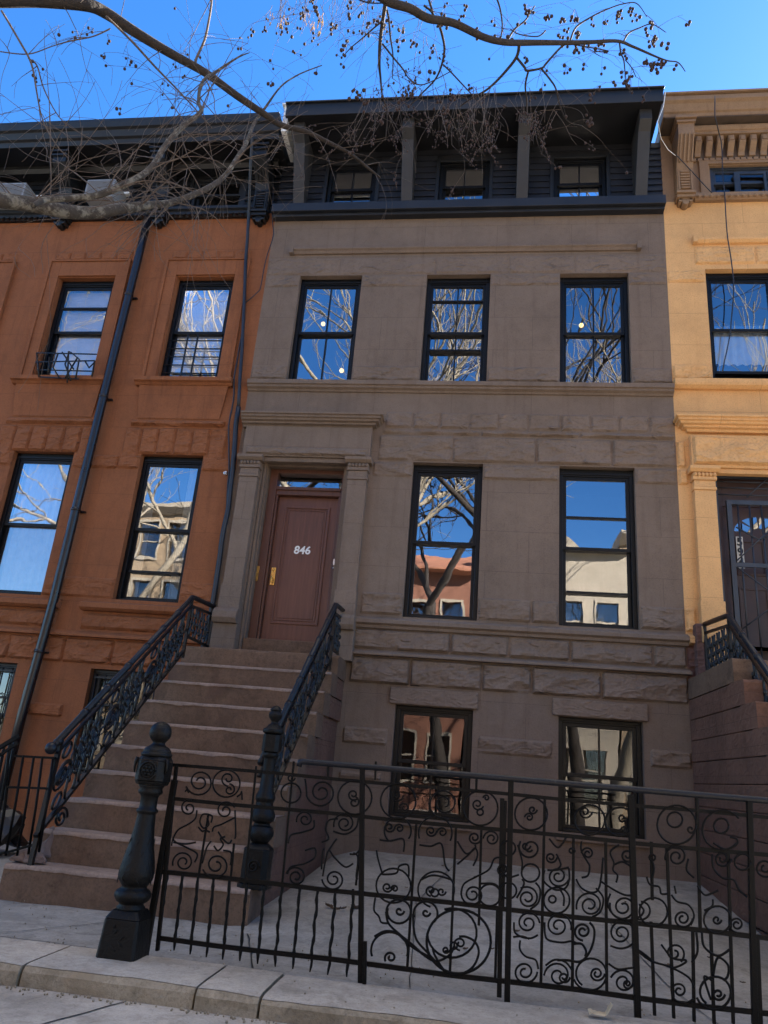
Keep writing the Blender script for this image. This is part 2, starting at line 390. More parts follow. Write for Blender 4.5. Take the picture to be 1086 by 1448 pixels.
def text_mesh(txt, size, depth=.004, shear=0., offset=0.):
    cu = bpy.data.curves.new('text', 'FONT'); cu.body = txt; cu.size = size; cu.extrude = depth; cu.shear = shear; cu.offset = offset
    cu.align_x = 'CENTER'; cu.align_y = 'CENTER'; cu.resolution_u = 4
    o = bpy.data.objects.new('text', cu); COL.objects.link(o); bpy.context.view_layer.update()
    me = bpy.data.meshes.new_from_object(o.evaluated_get(bpy.context.evaluated_depsgraph_get()))
    vs = [tuple(v.co) for v in me.vertices]; fs = [tuple(p.vertices) for p in me.polygons]
    bpy.data.objects.remove(o); bpy.data.curves.remove(cu); bpy.data.meshes.remove(me)
    return vs, fs
def add_text(mb, txt, size, x, y, z, **kw):
    vs, fs = text_mesh(txt, size, **kw); mb.add([(x+p[0], y-p[2], z+p[1]) for p in vs], fs)

# ------------------------------------------------------------------ windows
def window(parent, x0, x1, z0, z1, y=.09, mat='window_black', muntin='', blind=None, glassm='pane_glass', fw=.055, open_gap=0., head=.10, split=.5, extra_rail=None, blind_mat='blind_fabric'):
    fr_ = MB()
    zt = z1-head
    fr_.box(x0+.002, x0+fw, y, y+.11, z0+.002, z1-.002).box(x1-fw, x1-.002, y, y+.11, z0+.002, z1-.002)
    fr_.box(x0+fw, x1-fw, y+.003, y+.11, zt, z1-.002).box(x0+fw, x1-fw, y-.015, y+.11, z0+.002, z0+.035)
    fr_.box(x0+fw*.35, x1-fw*.35, y-.012, y, zt+.02, zt+.05)          # brick mould bead
    o = fr_.build('window', mat, parent, .004)
    a, b = x0+fw, x1-fw; c, d = z0+.035, zt
    m = c+(d-c)*split; sw = .042
    def sash(z_0, z_1, yy):
        s = MB(); s.box(a, a+sw, yy, yy+.04, z_0, z_1).box(b-sw, b, yy, yy+.04, z_0, z_1)
        s.box(a+sw, b-sw, yy, yy+.04, z_0, z_0+sw).box(a+sw, b-sw, yy, yy+.04, z_1-sw, z_1)
        so = s.build('sash', mat, o, .003)
        g = MB(); tl = RND.uniform(-.004, .004); tm = RND.uniform(-.004, .004)
        g.add([(a+sw-.004, yy+.018+tl, z_0+sw-.004), (b-sw+.004, yy+.018-tl, z_0+sw-.004), (b-sw+.004, yy+.018-tl+tm, z_1-sw+.004), (a+sw-.004, yy+.018+tl+tm, z_1-sw+.004)], [(0, 1, 2, 3)])
        g.build('pane', glassm, o)
    sash(m-.02, d, y+.02); sash(c+open_gap, m+.022+open_gap*.9, y+.063)
    if muntin:
        s = MB(); xm = (a+b)/2
        if 'v' in muntin: s.box(xm-.008, xm+.008, y+.012, y+.045, m+.022, d-sw).box(xm-.008, xm+.008, y+.055, y+.09, c+sw+open_gap, m-.021)
        for t in (extra_rail or []):
            s.box(a+sw, b-sw, y+.010, y+.1, t-.011, t+.011)
        if s.v: s.build('muntin', mat, o)
    elif extra_rail:
        s = MB()
        for t in extra_rail: s.box(a+sw, b-sw, y+.010, y+.1, t-.013, t+.013)
        s.build('muntin', mat, o)
    if blind:
        s = MB(); zb = z1-(z1-z0)*blind; z = zt-.01
        if blind_mat == 'blind_fabric':
            while z > zb: s.box(a+.01, b-.01, y+.135, y+.141, z-.021, z); z -= .024
        else: s.box(a+.01, b-.01, y+.135, y+.141, zb, zt)
        s.build('blind', blind_mat, o)
    return o
def curtain(wo, x0, x1, z0, z1, y=.24):
    s = MB(); n = 60; v = []; f = []
    for j in range(7):
        for i in range(n+1):
            t = i/n; z = z0+(z1-z0)*j/6
            v.append((x0+(x1-x0)*t, y+.018*math.sin(t*46+.6*math.sin(z*3))+.01*noise.noise(Vector((t*9, z*2, x0))), z))
    for j in range(6):
        for i in range(n): a = j*(n+1)+i; f.append((a, a+1, a+n+2, a+n+1))
    s.add(v, f, True); s.build('curtain', 'curtain_cloth', wo)
def rooms(parent, cells, mat='interior', depth=1.6, y=.33):
    s = MB()
    for a, b, c, d in cells:
        a -= .25; b += .25; d += .35; c -= .2
        s.add([(a, y, c), (b, y, c), (b, y, d), (a, y, d), (a, y+depth, c), (b, y+depth, c), (b, y+depth, d), (a, y+depth, d)],
              [(0, 1, 5, 4), (1, 2, 6, 5), (2, 3, 7, 6), (3, 0, 4, 7), (4, 5, 6, 7)])
    s.build('interior_wall', mat, parent)
def shell(parent, x0, x1, mat, top=10.3, back=11.):
    s = MB(); s.box(x0, x1, back-.2, back, .2, top).box(x0, x1, .02, back-.2, top-.15, top)
    s.box(x0, x0+.12, .05, back-.2, .2, top-.15).box(x1-.12, x1, .05, back-.2, .2, top-.15)
    s.build('rear_shell', mat, parent)

ROW3, ROW2, ROW1 = (6.355, 8.10), (3.12, 5.17), (.86, 2.08)
def soft_box(mb, *a): mb.box(*a)

# ================================================================== BROWN HOUSE
BX0, BX1 = -3.41, 2.285
bh = thing('row_house', (-.56, 0, .2), 'brown painted brownstone row house with black top storey and carved door surround, in the middle', 'house', 'row houses along the near side')
bc = [(-2.89, -1.965), (-1.02, -.115), (.85, 1.775)]
holes = [(a, b, *ROW3) for a, b in bc] + [(a, b, *ROW2) for a, b in bc[1:]] + [(a, b, *ROW1) for a, b in bc[1:]]
door_hole = (-3.04, -1.90, 2.53, 5.17)
s = MB(); wall_grid(s, BX0, BX1, .2, 9.2, holes+[door_hole])
s.build('wall', 'brown_stone', bh)
shell(bh, BX0+.01, BX1-.01, 'old_black')
rooms(bh, holes, 'interior'); 
# courses
W2 = bc[1:]
rough_row(bh, 'brown_rough', -1.60, BX1, 2.295, 2.62, .55, 1.1, .075)
rough_row(bh, 'brown_rough', -1.60, BX1, 2.70, 2.955, .6, 1.2, .055)
rough_row(bh, 'brown_rough', -1.55, BX1, 3.125, 3.41, .5, 1.1, .05, skip=W2)
rough_row(bh, 'brown_rough', -1.55, BX1, 4.95, 5.165, .7, 1.2, .035, skip=W2)
rough_row(bh, 'brown_rough', -1.50, BX1, 5.18, 5.55, .75, 1.25, .045)
rough_row(bh, 'brown_rough', -1.46, BX1, 5.56, 5.64, 1.2, 2., .06)
rough_row(bh, 'brown_rough', -1.44, BX1, 5.655, 5.90, .35, .42, .03)
rough_row(bh, 'brown_rough', BX0, BX1, 6.362, 6.60, .6, 1.2, .032, skip=bc)
rough_row(bh, 'brown_rough', BX0, BX1, 7.90, 8.095, .7, 1.3, .022, skip=bc)
rough_row(bh, 'brown_rough', BX0, BX1, 8.11, 8.40, .9, 1.5, .016)
rough_row(bh, 'brown_rough', -1.62, BX1, 1.60, 1.80, .5, 1.1, .045, skip=[(a-.06, b+.06) for a, b in W2])
rough_row(bh, 'brown_rough', -1.62, -1.12, 1.21, 1.31, .5, .6, .035)
m = MB()
m.prism([(0, 6.18), (-.02, 6.18), (-.035, 6.205), (-.075, 6.225), (-.075, 6.255), (-.10, 6.262), (-.10, 6.325), (0, 6.335)], BX0, BX1+.0)
m.build('string_course', 'brown_stone', bh, .004)
m = MB(); m.prism([(0, 2.955), (-.045, 2.955), (-.055, 2.99), (-.095, 3.01), (-.095, 3.055), (0, 3.10)], -1.63, BX1+.02)
m.build('sill_course', 'brown_stone', bh, .004)
m = MB(); m.prism([(0, 2.625), (-.10, 2.625), (-.10, 2.65), (0, 2.695)], -1.63, BX1+.03)
m.build('water_table', 'brown_stone', bh, .004)
for a, b in W2:
    m = MB(); m.box(a-.07, b+.05, -.045, .02, 2.085, 2.27); m.build('lintel', 'brown_rough', bh, .01)
    m = MB(); m.box(a-.03, b+.03, -.05, .14, .78, .858); m.build('window_sill', 'brown_stone', bh, .006)
m = MB(); m.prism([(0, 8.465), (-.03, 8.465), (-.05, 8.50), (-.075, 8.52), (-.075, 8.55), (0, 8.565)], -3.04, 1.90)
for x in (-3.06, 1.92): m.box(x-.03, x+.03, -.085, 0, 8.455, 8.57)
m.build('moulding', 'brown_stone', bh, .003)
# attic storey
aw = [(-2.66, -1.90), (-.94, -.19), (.75, 1.505)]
s = MB(); wall_grid(s, BX0, BX1, 9.2, 10.38, [(a, b, 9.33, 10.13) for a, b in aw], .012); s.build('attic_wall', 'attic_black', bh)
s = MB(); z = 9.27
while z < 10.34:
    zz = z+.112; cut = [BX0]
    for a, b in aw:
        if zz > 9.30 and z < 10.17: cut += [a-.055, b+.055]
    cut.append(BX1)
    for k in range(0, len(cut), 2):
        s.prism([(.02, z), (-.022, z), (-.022, z+.008), (-.004, zz-.004), (.02, zz-.004)], cut[k], cut[k+1])
    z = zz
s.build('siding', 'siding_black', bh)
rooms(bh, [(a, b, 9.33, 10.1) for a, b in aw], 'interior', 1.4)
for k, (a, b) in enumerate(aw):
    c = MB(); c.box(a-.055, a, -.03, .05, 9.29, 10.18).box(b, b+.055, -.03, .05, 9.29, 10.18).box(a, b, -.03, .05, 10.13, 10.18)
    c.build('window_casing', 'old_black', bh, .004)
    window(bh, a, b, 9.33, 10.13,   .03, muntin='v', glassm='pane_glass', head=.05, split=.48, blind=(.58, .5, .55)[k], blind_mat='white_paint', open_gap=(0, 0, .12)[k])
s = MB(); s.box(BX0-.02, BX1, -.17, .01, 9.14, 9.285); s.box(BX0-.01, BX1-.01, -.11, .01, 9.09, 9.138); s.build('ledge', 'siding_black', bh, .006)
for x in (-3.03, -1.39, .29, 1.955):
    s = MB(); s.prism([(.0, 9.287), (-.145, 9.287), (-.50, 10.10), (-.63, 10.20), (-.63, 10.375), (0, 10.375)], x-.083, x+.083)
    s.build('bracket', 'attic_grey', bh, .006)
s = MB(); s.box(-3.2, 2.16, -.71, .4, 10.38, 10.45); s.box(-3.22, 2.17, -.76, -.712, 10.36, 10.585); s.box(-3.2, 2.16, -.71, 10.9, 10.452, 10.58)
s.box(-3.235, 2.185, -.79, -.7, 10.587, 10.612)
s.build('roof', 'attic_black', bh, .004)
s = MB(); s.box(-3.30, -3.225, -.62, .5, 10.22, 10.70); s.box(-3.33, -3.20, -.66, .6, 10.70, 10.73); s.build('parapet_end', 'white_paint', bh)
# lower windows
wo_ = window(bh, *bc[0], *ROW3, muntin='v'); window(bh, *bc[1], *ROW3, muntin='v', extra_rail=[7.72, 6.92]); window(bh, *bc[2], *ROW3, muntin='v', glassm='pane_glass')
window(bh, *bc[1], *ROW2, muntin='', glassm='pane_glass'); window(bh, *bc[2], *ROW2, extra_rail=[4.52, 3.56])
for a, b in W2: window(bh, a, b, *ROW1, muntin='v', glassm='clear_glass', head=.06, blind=None)
# door surround
def portal(parent, xa, xb, mat, rmat, zb, dz=0., w=.25, lclip=None, lx1=0.):
    for x0 in (xa, xb-w):
        p = MB(); x1 = x0+w
        p.box(x0-.03, x1+.03, -.15, .02, zb, zb+.36+dz); p.prism([(0, zb+.36), (-.20, zb+.36), (-.235, zb+.42), (-.22, zb+.5), (-.16, zb+.55), (0, zb+.55)], x0-.03, x1+.03)
        p.box(x0-.012, x1+.012, -.125, .02, zb+.552, zb+.86)
        p.box(x0, x1, -.10, .02, zb+.862, 4.86)
        p.box(x0-.01, x1+.01, -.115, .02, 4.862, 4.90); p.box(x0, x1, -.105, .02, 4.902, 4.985)
        o = p.build('pilaster', mat, parent, .006)
        c = MB()
        c.box(x0-.015, x1+.015, -.125, .02, 4.987, 5.03)
        k = 6
        for i in range(k):
            xx = x0-.01+(x1-x0+.02)*(i+.5)/k; c.ball((xx, -.125, 5.055), .024, 6, 1.15)
        c.box(x0-.01, x1+.01, -.11, .02, 5.03, 5.085)
        c.prism([(0, 5.087), (-.13, 5.087), (-.17, 5.12), (-.17, 5.16), (0, 5.16)], x0-.05, x1+.05)
        c.build('capital', mat, parent, .003)
    f = MB(); f.box(xa-.01, xb+.01, -.10, .02, 5.162, 5.60); f.box(xa+w+.05, xb-w-.05, -.07, .02, 5.10, 5.16)
    f.build('frieze', mat, parent, .005)
    g = MB()
    if rmat == 'yellow_rough': rock(g, xa+.0, xb-.0, 5.19, 5.58, .06, -.10, .025, 3.)
    else: rock(g, xa+.03, xb-.03, 5.17, 5.30, .045, -.10, .022, 11.)
    g.build('rough_frieze', rmat, parent)
    e = MB(); pr_ = [(0, 5.602), (.06, 5.602), (.075, 5.63), (.12, 5.64), (.12, 5.665), (.16, 5.675), (.17, 5.70), (.195, 5.708), (.195, 5.735), (.22, 5.745), (.22, 5.77), (0, 5.80)]
    if lclip is not None:
        e.moulding(pr_, lclip, lx1, left=False)
    else: e.moulding([(p_, z_+.06) for p_, z_ in pr_], xa+.03, lx1)
    e.build('door_cornice', mat, parent)
    return o
portal(bh, -3.31, -1.60, 'brown_stone', 'brown_rough', 2.53, lclip=-3.385, lx1=-1.664)
# inner jambs and wooden frame
s = MB(); s.box(-3.04, -2.985, .10, .30, 2.53, 5.17).box(-3.035, -3.0, .03, .10, 2.53, 5.17).box(-1.95, -1.90, .1, .30, 2.53, 5.17).box(-2.985, -1.95, .1, .30, 5.10, 5.17)
s.build('door_reveal', 'brown_stone', bh, .006)
s = MB(); s.box(-2.983, -2.875, .20, .34, 2.76, 5.10).box(-1.985, -1.952, .2, .34, 2.76, 5.10)
s.box(-2.875, -1.985, .215, .34, 4.735, 4.845).box(-2.875, -1.985, .20, .34, 5.045, 5.098).box(-2.875, -1.985, .19, .215, 4.80, 4.845)
s.box(-2.875, -2.845, .225, .34, 2.76, 4.735); s.box(-2.012, -1.985, .225, .34, 2.76, 4.735)
df = s.build('door_frame', 'jamb_wood', bh, .006)
g = MB(); g.add([(-2.875, .27, 4.845), (-1.985, .27, 4.845), (-1.985, .275, 5.045), (-2.875, .275, 5.045)], [(0, 1, 2, 3)]); g.build('transom_pane', 'pane_glass', df)
rooms(bh, [(-2.8, -2.0, 2.9, 5.0)], 'interior', 1.2, .37)
d = MB(); DX0, DX1 = -2.845, -2.012
d.box(DX0, DX1, .30, .345, 2.765, 4.735)
dr = d.build('door', 'door_wood', bh, .004)
p = MB()
def ring(mb, x0, x1, z0, z1, w, y0, y1):
    mb.box(x0, x0+w, y0, y1, z0, z1).box(x1-w, x1, y0, y1, z0, z1).box(x0+w, x1-w, y0, y1, z0, z0+w).box(x0+w, x1-w, y0, y1, z1-w, z1)
ring(p, DX0+.10, DX1-.11, 3.0, 4.60, .028, .284, .301); ring(p, DX0+.145, DX1-.155, 3.045, 4.555, .016, .29, .301)
p.box(DX0+.175, DX1-.185, .292, .301, 3.075, 4.525)
p.build('door_panel', 'door_wood', dr, .005)
h = MB(); h.box(DX0+.025, DX0+.085, .288, .302, 3.50, 3.74); h.tube([(DX0+.055, .285, 3.60), (DX0+.055, .24, 3.60), (DX0+.055, .235, 3.57), (DX0+.055, .245, 3.53)], .009, 8)
h.ball((DX0+.055, .285, 3.70), .016, 6); h.build('door_handle', 'brass', dr, .003)
h = MB(); h.box(-2.985-.004, -2.955, .185, .201, 3.52, 3.72); h.build('strike_plate', 'brass', df)
h = MB(); h.box(-1.984, -1.966, .185, .201, 3.78, 3.86); h.ball((-1.975, .185, 3.74), .012, 6); h.build('doorbell', 'chrome', df)
h = MB(); add_text(h, '846', .150, -2.44, .288, 3.985, depth=.004, shear=.1, offset=.003); h.build('house_number', 'white_paint', dr)
s = MB(); s.box(-3.0, -1.95, .06, .36, 2.53, 2.76); s.build('threshold', 'step_stone', bh, .012)
# bulbs
for i, (u, v, t) in enumerate([(457, 458, 'in the upper sash of the brown house window nearest the orange house'), (483, 524, 'in the lower sash of the brown house window nearest the orange house'), (822, 460, 'in the brown house window nearest the yellow house')]):
    b = MB(); q = at(u, v, .55); b.ball(tuple(q), .034, 8)
    t_ = thing('light_bulb', q, 'glowing pendant bulb '+t, 'light bulb', 'bulbs behind the third-floor windows'); b.build('bulb', 'bulb_glow', t_)
    b = MB(); b.lathe([(.018, .035), (.02, .08), (.012, .09), (.004, .1), (.004, .4)], tuple(q), 8); b.build('cord', 'old_black', t_)

# ================================================================== ORANGE HOUSE
OX0, OX1 = -9.3, BX0
oh = thing('row_house', (-6.3, 0, .2), 'rust orange brownstone row house with ornate black bracketed cornice and a downpipe', 'house', 'row houses along the near side')
oc = [(-8.62, -7.70), (-6.70, -5.785), (-4.79, -3.895)]
OB = [(-8.75, -7.85, 1.0, 2.25), (-6.80, -5.88, 1.0, 2.25), (-4.88, -3.95, 1.0, 2.25)]
oholes = [(a, b, *ROW3) for a, b in oc] + [(a, b, 3.14, 5.19) for a, b in oc]
s = MB(); wall_grid(s, OX0, OX1, .2, 9.25, oholes+OB); s.build('wall', 'orange_stone', oh)
shell(oh, OX0, OX1-.01, 'old_black'); rooms(oh, oholes); rooms(oh, OB, 'interior_light', .5)
rough_row(oh, 'orange_rough', OX0, OX1, 2.30, 2.62, .6, 1.1, .06)
rough_row(oh, 'orange_rough', OX0, OX1, 3.14, 3.42, .5, 1., .04, skip=oc)
rough_row(oh, 'orange_rough', OX0, OX1, 4.95, 5.16, .45, .8, .04, skip=[(a-.0, b+.0) for a, b in oc])
rough_row(oh, 'orange_rough', OX0, OX1, 1.63, 1.80, .45, .9, .05, skip=[(a-.25, b+.25) for a, b, *_ in OB])
for a, b in oc:
    r = MB(); rock(r, a-.25, b+.24, 5.60, 5.71, .07, -.0, .025, a*7); r.build('rough_course', 'orange_rough', oh); r = MB()
    rock(r, a-.36, b+.30, 2.73, 2.95, .06, 0, .03, a*5); r.build('rough_course', 'orange_rough', oh); r = MB()
    n = 6; lo = [a-.30+(b-a+.6)*i/n for i in range(n+1)]
    for i in range(n): rock(r, lo[i], lo[i+1], 5.18 if 0 < i < n-1 else 5.02, 5.585, .04, 0, .025, a*3+i)
    r.build('voussoir_arch', 'orange_rough', oh); r = MB()
    n = 5; lo = [a-.16+(b-a+.36)*i/n for i in range(n+1)]
    for i in range(n): rock(r, lo[i], lo[i+1], 8.40, 8.575, .035, 0, .025, a*4+i)
    r.build('voussoir_arch', 'orange_rough', oh)
m = MB(); m.prism([(0, 2.63), (-.08, 2.63), (-.08, 2.66), (0, 2.71)], OX0, OX1); m.build('water_table', 'orange_rough', oh, .004)
for a, b in oc:
    q = MB(); q.box(a-.17, a-.012, -.035, .02, 6.34, 8.37).box(b+.012, b+.17, -.035, .02, 6.34, 8.37).box(a-.012, b+.012, -.035, .02, 8.115, 8.37)
    q.box(a-.215, a-.17, -.055, .02, 6.34, 8.40).box(b+.17, b+.215, -.055, .02, 6.34, 8.40).box(a-.17, b+.17, -.055, .02, 8.37, 8.40)
    q.build('window_surround', 'orange_stone', oh, .005)
    q = MB(); q.prism([(.1, 6.23), (-.06, 6.23), (-.09, 6.26), (-.13, 6.275), (-.13, 6.335), (.1, 6.352)], a-.28, b+.26)
    q.add([(a-.22, -.05, 6.23), (b+.2, -.05, 6.23), (b+.14, -.012, 5.73), (a-.17, -.012, 5.73), (a-.22, .01, 6.23), (b+.2, .01, 6.23), (b+.14, .01, 5.73), (a-.17, .01, 5.73)], [(0, 1, 2, 3), (0, 3, 7, 4), (1, 5, 6, 2)])
    q.build('window_sill', 'orange_stone', oh, .005)
    q = MB(); q.prism([(.1, 2.97), (-.07, 2.97), (-.12, 3.0), (-.12, 3.06), (.1, 3.135)], a-.37, b+.32); q.build('window_sill', 'orange_stone', oh, .005)
window(oh, *oc[0], *ROW3, blind=.5); window(oh, *oc[1], *ROW3, blind=.9, extra_rail=[7.62], glassm='dull_glass'); window(oh, *oc[2], *ROW3, blind=.85, glassm='dull_glass')
window(oh, *oc[0], 3.14, 5.19); wo_ = window(oh, *oc[1], 3.14, 5.19, glassm='dull_glass'); curtain(wo_, oc[1][0]+.06, oc[1][1]-.06, 3.15, 5.1)
wo_ = window(oh, *oc[2], 3.14, 5.19, extra_rail=[3.55]); curtain(wo_, oc[2][1]-.26, oc[2][1]-.05, 3.15, 5.1); curtain(wo_, oc[2][0]+.05, oc[2][0]+.2, 3.15, 5.1)
for a, b, c, d_ in OB:
    w = window(oh, a, b, c, d_, .08, glassm='clear_glass', head=.06, mat='old_black')
    q = MB()
    n = 7
    for i in range(n):
        x = a+.07+(b-a-.14)*i/(n-1); q.tube([(x, .04, c+.05), (x, .04, d_-.06)], .009, 6)
    for zz in (c+.07, d_-.1, (c+d_)/2+.2): q.bar((a+.05, .04, zz), (b-.05, .04, zz), .022, .014)
    for i in range(n-1):
        x = a+.07+(b-a-.14)*(i+.5)/(n-1)
        for zz in (c+.3, c+.55, c+.8):
            q.tube([(x+.055*math.cos(t), .035, zz+.075*math.sin(t)) for t in np.linspace(0, 6.28, 13)], .007, 5)
    q.build('window_grille', 'black_iron', w)
# orange cornice
s = MB(); wall_grid(s, OX0, OX1, 9.25, 10.2, [(-8.60, -7.70, 9.40, 9.98), (-6.75, -5.90, 9.40, 9.98), (-4.85, -4.0, 9.40, 9.98)], .02); s.build('attic_wall', 'old_black', oh)
rooms(oh, [(-8.6, -7.7, 9.4, 9.9), (-6.75, -5.9, 9.4, 9.9), (-4.85, -4., 9.4, 9.9)], 'interior', 1.)
for a, b in ((-8.6, -7.7), (-6.75, -5.9), (-4.85, -4.)): window(oh, a, b, 9.40, 9.98, .05, glassm='clear_glass', head=.04, mat='old_black')
for a, b in ((OX0, -8.65), (-7.65, -6.8), (-5.85, -4.9), (-3.95, OX1-.02)):
    s = MB(); z = 9.4
    while z < 10.0:
        s.prism([(.03, z), (-.008, z), (.012, z+.10), (.03, z+.10)], a, b); z += .105
    s.build('siding', 'old_black', oh)
s = MB(); s.prism([(.02, 9.16), (-.05, 9.16), (-.09, 9.2), (-.09, 9.24), (-.13, 9.26), (-.13, 9.31), (.02, 9.33)], OX0, OX1-.1)
x = OX0+.05
while x < OX1-.15: s.box(x, x+.055, -.115, .0, 9.165, 9.198); x += .095
s.build('ledge', 'old_black', oh, .003)
s = MB()
s.prism([(.02, 10.0), (-.16, 10.0), (-.2, 10.06), (-.2, 10.12), (.02, 10.12)], OX0, OX1-.02)
s.prism([(.02, 10.122), (-.58, 10.122), (-.60, 10.20), (-.64, 10.22), (-.67, 10.32), (-.71, 10.34), (-.73, 10.44), (-.73, 10.48), (.02, 10.50)], OX0, OX1+.08)
s.box(OX0, OX1-.05, .02, 10.9, 10.32, 10.49)
s.build('roof_cornice', 'old_black', oh, .003)
def scroll_bracket(parent, x0, x1, zb, zt, mat, dep=.5):
    s = MB(); w = x1-x0
    s.prism([(0, zb+.12), (-.14, zb+.12), (-.16, zb+.5), (-.20, zb+.62), (-.36, zt-.32), (-dep, zt-.22), (-dep, zt), (0, zt)], x0, x1)
    s.box(x0-.02, x1+.02, -.19, 0, zb+.08, zb+.118); s.box(x0-.01, x1+.01, -.16, 0, zb+.03, zb+.078)
    s.prism_z([(x0+.02, 0), (x0+.02, -.13), (x1-.02, -.13), (x1-.02, 0)], zb-.0, zb+.03)
    s.tube([((x0+x1)/2, 0, zb-.03), ((x0+x1)/2, -.13, zb-.03)], .045, 12)
    for k in (-1, 1): s.tube([((x0+x1)/2+k*w*.3, 0, zb), ((x0+x1)/2+k*w*.3, -.13, zb)], .03, 10)
    for k in range(7): z = zb+.17+k*.047; s.box(x0+w*.22, x1-w*.22, -.175, -.10, z, z+.024)
    s.box(x0+w*.08, x0+w*.16, -.17, -.1, zb+.14, zb+.5); s.box(x1-w*.16, x1-w*.08, -.17, -.1, zb+.14, zb+.5)
    for k in range(4):
        xx = x0+w*(.12+.25*k); a, b = (-.205, zb+.60), (-.375, zt-.32)
        s.add([(xx, a[0]-.014, a[1]), (xx+w*.1, a[0]-.014, a[1]), (xx+w*.1, b[0]-.014, b[1]), (xx, b[0]-.014, b[1]), (xx, a[0]+.01, a[1]), (xx+w*.1, a[0]+.01, a[1]), (xx+w*.1, b[0]+.01, b[1]), (xx, b[0]+.01, b[1])],
              [(0, 1, 2, 3), (0, 3, 7, 4), (1, 5, 6, 2), (0, 4, 5, 1), (3, 2, 6, 7)])
    s.box(x0-.02, x1+.02, -dep-.03, 0, zt-.12, zt-.085); s.box(x0-.035, x1+.035, -dep-.05, 0, zt-.06, zt-.025)
    s.build('bracket', mat, parent, .003)
for x in (-3.74, -5.35, -6.98, -8.6): scroll_bracket(oh, x, x+.22, 9.06, 10.12, 'old_black')

# ================================================================== YELLOW HOUSE
YX0, YX1 = BX1, 8.1
yh = thing('row_house', (5.2, 0, .2), 'yellow ochre brownstone row house with dentilled tan cornice, cut off by the right edge', 'house', 'row houses along the near side')
yc = [(2.79, 3.70), (4.7, 5.6), (6.6, 7.5)]
yholes = [(a, b, 6.42, 8.15) for a, b in yc] + [(a, b, *ROW2) for a, b in yc[1:]]
yd = (2.70, 4.02, 2.60, 5.17)
s = MB(); wall_grid(s, YX0, YX1, 3.0, 9.3, yholes+[(yd[0], yd[1], 3.0, yd[3])]); s.build('wall', 'yellow_stone', yh)
s = MB(); wall_grid(s, YX0, YX1, .2, 3.0, [(yd[0], yd[1], 2.6, 3.0)]); s.build('basement_wall', 'bare_stone', yh)
shell(yh, YX0+.01, YX1, 'old_black'); rooms(yh, yholes)
rough_row(yh, 'yellow_rough', YX0, YX1, 6.43, 6.66, .5, .9, .045, skip=yc)
rough_row(yh, 'yellow_rough', YX0, YX1, 7.93, 8.13, .5, .9, .035, skip=yc)
rough_row(yh, 'yellow_rough', 2.66, 5.0, 8.22, 8.52, .6, .9, .03)
r = MB(); rock(r, YX0, 2.42, 3.12, 3.42, .05, 0, .025, 2); r.build('rough_block', 'yellow_rough', yh)
r = MB(); rock(r, YX0, 2.42, 4.95, 5.17, .04, 0, .025, 4); r.build('rough_block', 'yellow_rough', yh)
r = MB(); rock(r, YX0, 2.40, 5.18, 5.56, .04, 0, .025, 5); r.build('rough_block', 'yellow_rough', yh)
r = MB(); rock(r, YX0, 2.50, 2.70, 2.96, .05, 0, .025, 8); r.build('rough_block', 'bare_stone', yh)
r = MB(); rock(r, YX0, 2.40, 2.3, 2.62, .06, 0, .025, 9); r.build('rough_block', 'bare_stone', yh)
m = MB(); m.prism([(0, 2.97), (-.10, 2.985), (-.10, 3.055), (0, 3.10)], YX0+.022, 2.47); m.build('sill_course', 'yellow_stone', yh, .004)
m = MB(); m.prism([(0, 6.28), (-.05, 6.28), (-.10, 6.31), (-.11, 6.34), (-.11, 6.40), (0, 6.415)], YX0+.004, YX1); m.build('string_course', 'yellow_stone', yh, .004)
m = MB(); m.prism([(0, 8.55), (-.04, 8.555), (-.07, 8.59), (-.07, 8.63), (0, 8.65)], 2.68, YX1); m.box(2.64, 2.70, -.085, 0, 8.545, 8.66); m.build('moulding', 'yellow_stone', yh, .003)
wo_ = window(yh, *yc[0], 6.42, 8.15, open_gap=.16); curtain(wo_, yc[0][0]+.06, yc[0][1]-.06, 6.8, 7.3)
for a, b in yc[1:]: window(yh, a, b, 6.42, 8.15); window(yh, a, b, *ROW2)
portal(yh, 2.45, 4.27, 'yellow_stone', 'yellow_rough', 2.62, lx1=4.27)
# door with security gate
d = MB(); d.box(2.86, 3.86, .24, .29, 2.62, 4.78); yd_o = d.build('door', 'door_brown', yh, .004)
p = MB()
for a, b, c, e in ((2.98, 3.32, 3.9, 4.35), (3.40, 3.74, 3.9, 4.35), (2.98, 3.32, 2.8, 3.75), (3.40, 3.74, 2.8, 3.75)): ring(p, a, b, c, e, .03, .225, .242)
p.build('door_panel', 'door_brown', yd_o, .004)
g = MB(); cx, cz = 3.27, 4.45
for i in range(4):
    a0, a1 = math.pi*i/4+.06, math.pi*(i+1)/4-.06
    pts = [(cx+.08*math.cos(t), .236, cz+.06*math.sin(t)) for t in (a0, a1)] + [(cx+.29*math.cos(t), .236, cz+.2*math.sin(t)) for t in np.linspace(a1, a0, 5)]
    g.add(pts, [tuple(range(len(pts)))])
g.build('fan_light', 'pane_glass', yd_o)
s = MB(); s.box(2.70, 2.86, .22, .30, 2.6, 5.17).box(3.86, 4.02, .22, .30, 2.6, 5.17).box(2.86, 3.86, .22, .30, 4.78, 5.17); s.build('door_frame', 'door_brown', yh, .004)
g = MB(); ring(g, 2.72, 4.0, 2.62, 5.14, .045, .06, .10); ring(g, 2.86, 3.9, 2.64, 4.80, .055, .05, .10); g.bar((2.9, .07, 3.98), (3.88, .07, 3.98), .05, .03)
for i in range(7): x = 2.99+i*.135; g.tube([(x, .07, 2.66), (x, .07, 4.76)], .011, 6)
for z in (4.88, 4.97, 5.05): g.tube([(2.75, .08, z), (3.98, .08, z)], .010, 6)
